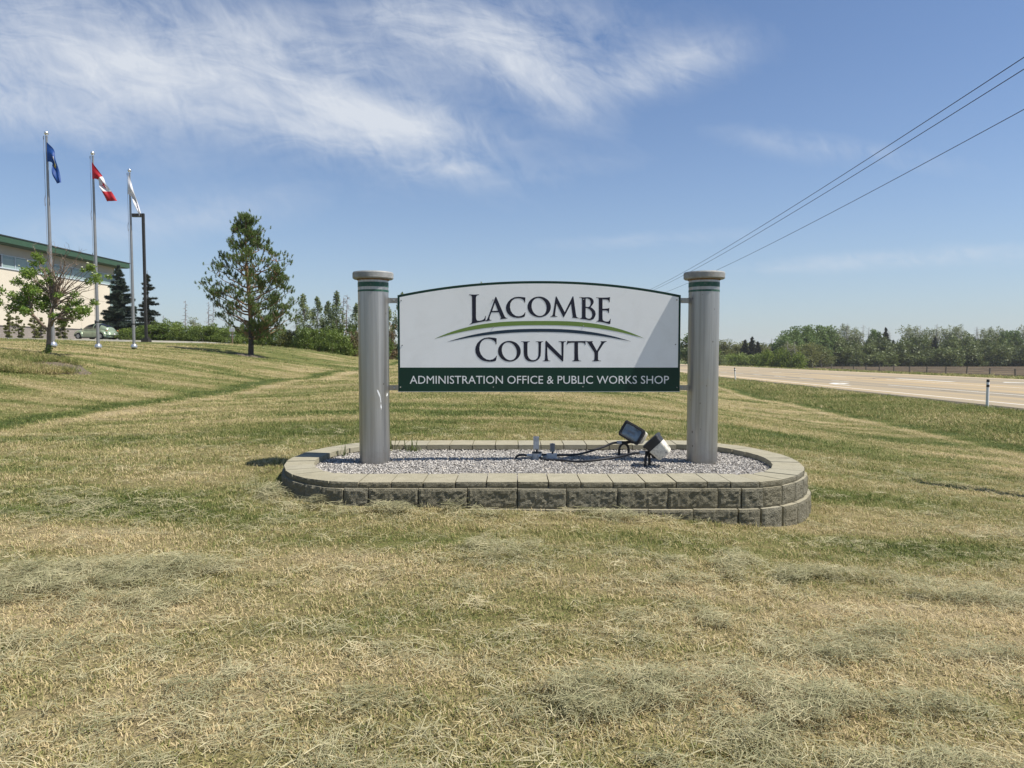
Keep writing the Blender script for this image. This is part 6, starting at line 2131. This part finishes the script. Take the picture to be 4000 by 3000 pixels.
# ------------------------------------------------------------------ wire fence
M_FENCE = mat_simple('weathered_fence_wood', (0.125, 0.105, 0.09), .95, vary=.3)
M_WIRE = mat_simple('fence_wire', (0.22, 0.21, 0.20), .5, .6)
fr = tag(empty('wire_fence', (69.5 + .0366 * 110, 110, tz(69.5 + .0366 * 110, 110))), 'long wire fence on grey timber posts between the highway verge and the ploughed field', 'fence')
fx, fy, fz = fr.location
pm = MB(); pm.box((0, 0, .45), (.17, .17, 1.75), None, 0, .9)
pme = pm.mesh('post'); pme.materials.append(M_FENCE)
r_ = random.Random(2); first = True; tops = []
yy = 62.0
while yy < 300:
    x = 69.5 + .0366 * yy; z = tz(x, yy)
    o = bpy.data.objects.new('post', pme); COL.objects.link(o); o.parent = fr
    o.location = (x - fx, yy - fy, z - fz); o.rotation_euler = (r_.uniform(-.05, .05), r_.uniform(-.06, .06), r_.uniform(0, 1)); o.scale = (1, 1, r_.uniform(.92, 1.06))
    tops.append((x - fx, yy - fy, z - fz)); yy += 5.9
for hgt in (.35, .65, .95, 1.18):
    wb = MB(); wb.tube([(a, b, c + hgt) for a, b, c in tops], .012, 4); wb.build('wire', M_WIRE, fr)

# ------------------------------------------------------------------ utility line
M_CABLE = mat_simple('power_cable', (0.035, 0.037, 0.04), .6)
def cable_z(y): return 8.72 + (y - 75) ** 2 * .00035
for u, lb_, dz in ((13.7, 'upper left power cable crossing the sky at the right', .05), (14.15, 'power cable running close beside the upper left one', 0.0), (16.3, 'lowest power cable crossing the sky at the right, set apart from the pair', 0.0)):
    mb = MB(); mb.tube([(u + .0366 * y, y, cable_z(y) + dz) for y in np.linspace(0, 150, 61)], .014, 5)
    o = mb.build('power_cable', M_CABLE, None); tag(o, lb_, 'power cable', 'power cables along the highway')
M_UPOLE = mat_simple('creosote_pole', (0.16, 0.12, 0.09), .95, vary=.25)
for y, lb_ in ((150.0, 'timber utility pole far behind the sign'), (0.0, 'timber utility pole beside the viewer at the right of the lawn')):
    x = 15.0 + .0366 * y; z = tz(x, y)
    t = tag(empty('utility_pole', (x, y, z)), lb_, 'utility pole')
    hz = cable_z(y) - z
    mb = MB(); mb.tube([(0, 0, -.5), (0, 0, hz + .6)], [.17, .11], 12); mb.build('pole', M_UPOLE, t, angle=60)
    mb = MB(); mb.box((0, .13, hz - .16), (3.0, .10, .12)); mb.build('crossarm', M_UPOLE, t)
    for u in (13.7, 14.15, 16.3):
        mb = MB(); mb.lathe([(.03, hz - .10), (.05, hz - .06), (.03, hz - .01)], 8, (u - 15.0, .13, 0)); mb.build('insulator', M_BOXG, t)

# timber post just out of view whose shadow falls across the lawn
x, y = 7.35, 8.75
t = tag(empty('timber_post', (x, y, tz(x, y))), 'tall plain round timber post standing on the lawn at the far right', 'post')
mb = MB(); mb.tube([(0, 0, -.3), (0, 0, 3.5)], [.15, .14], 14); mb.build('post', M_UPOLE, t, angle=60)
mb = MB(); mb.lathe([(.15, 3.501), (.15, 3.54), (.0, 3.58)], 12); mb.build('cap', M_BOXG, t)

# ------------------------------------------------------------------ thin summer haze over the fields
def build_haze():
    mb = MB(); mb.box((0, 1800, 5.0), (7400, 4700, 26.0))
    m = bpy.data.materials.new('summer_haze'); m.use_nodes = True
    nt = m.node_tree; nt.nodes.clear()
    out = nt.nodes.new('ShaderNodeOutputMaterial'); v = nt.nodes.new('ShaderNodeVolumePrincipled')
    v.inputs['Color'].default_value = (0.92, 0.95, 1.0, 1)
    v.inputs['Density'].default_value = 0.00018
    v.inputs['Anisotropy'].default_value = 0.3
    nt.links.new(v.outputs[0], out.inputs['Volume'])
    o = mb.build('haze', m)
    tag(o, 'thin pale summer haze over the fields', kind='stuff')
build_haze()

# ------------------------------------------------------------------ labels: look-alikes are told apart by their order
ORD = ('first second third fourth fifth sixth seventh eighth ninth tenth eleventh twelfth thirteenth fourteenth fifteenth sixteenth seventeenth '
       'eighteenth nineteenth twentieth twenty-first twenty-second twenty-third twenty-fourth twenty-fifth twenty-sixth twenty-seventh').split()
def order_labels():
    by = {}
    for o in COL.objects:
        if o.parent is None and o.get('group') and o.get('category'):
            by.setdefault((o['group'], o['label']), []).append(o)
    for (grp, lb_), os_ in by.items():
        if len(os_) < 2: continue
        os_.sort(key=lambda o: o.location.x / max(.1, o.location.y))
        for k, o in enumerate(os_):
            o['label'] = lb_ + (', leftmost one' if k == 0 else ', rightmost one' if k == len(os_) - 1 else ', %s from the left' % ORD[k])
order_labels()
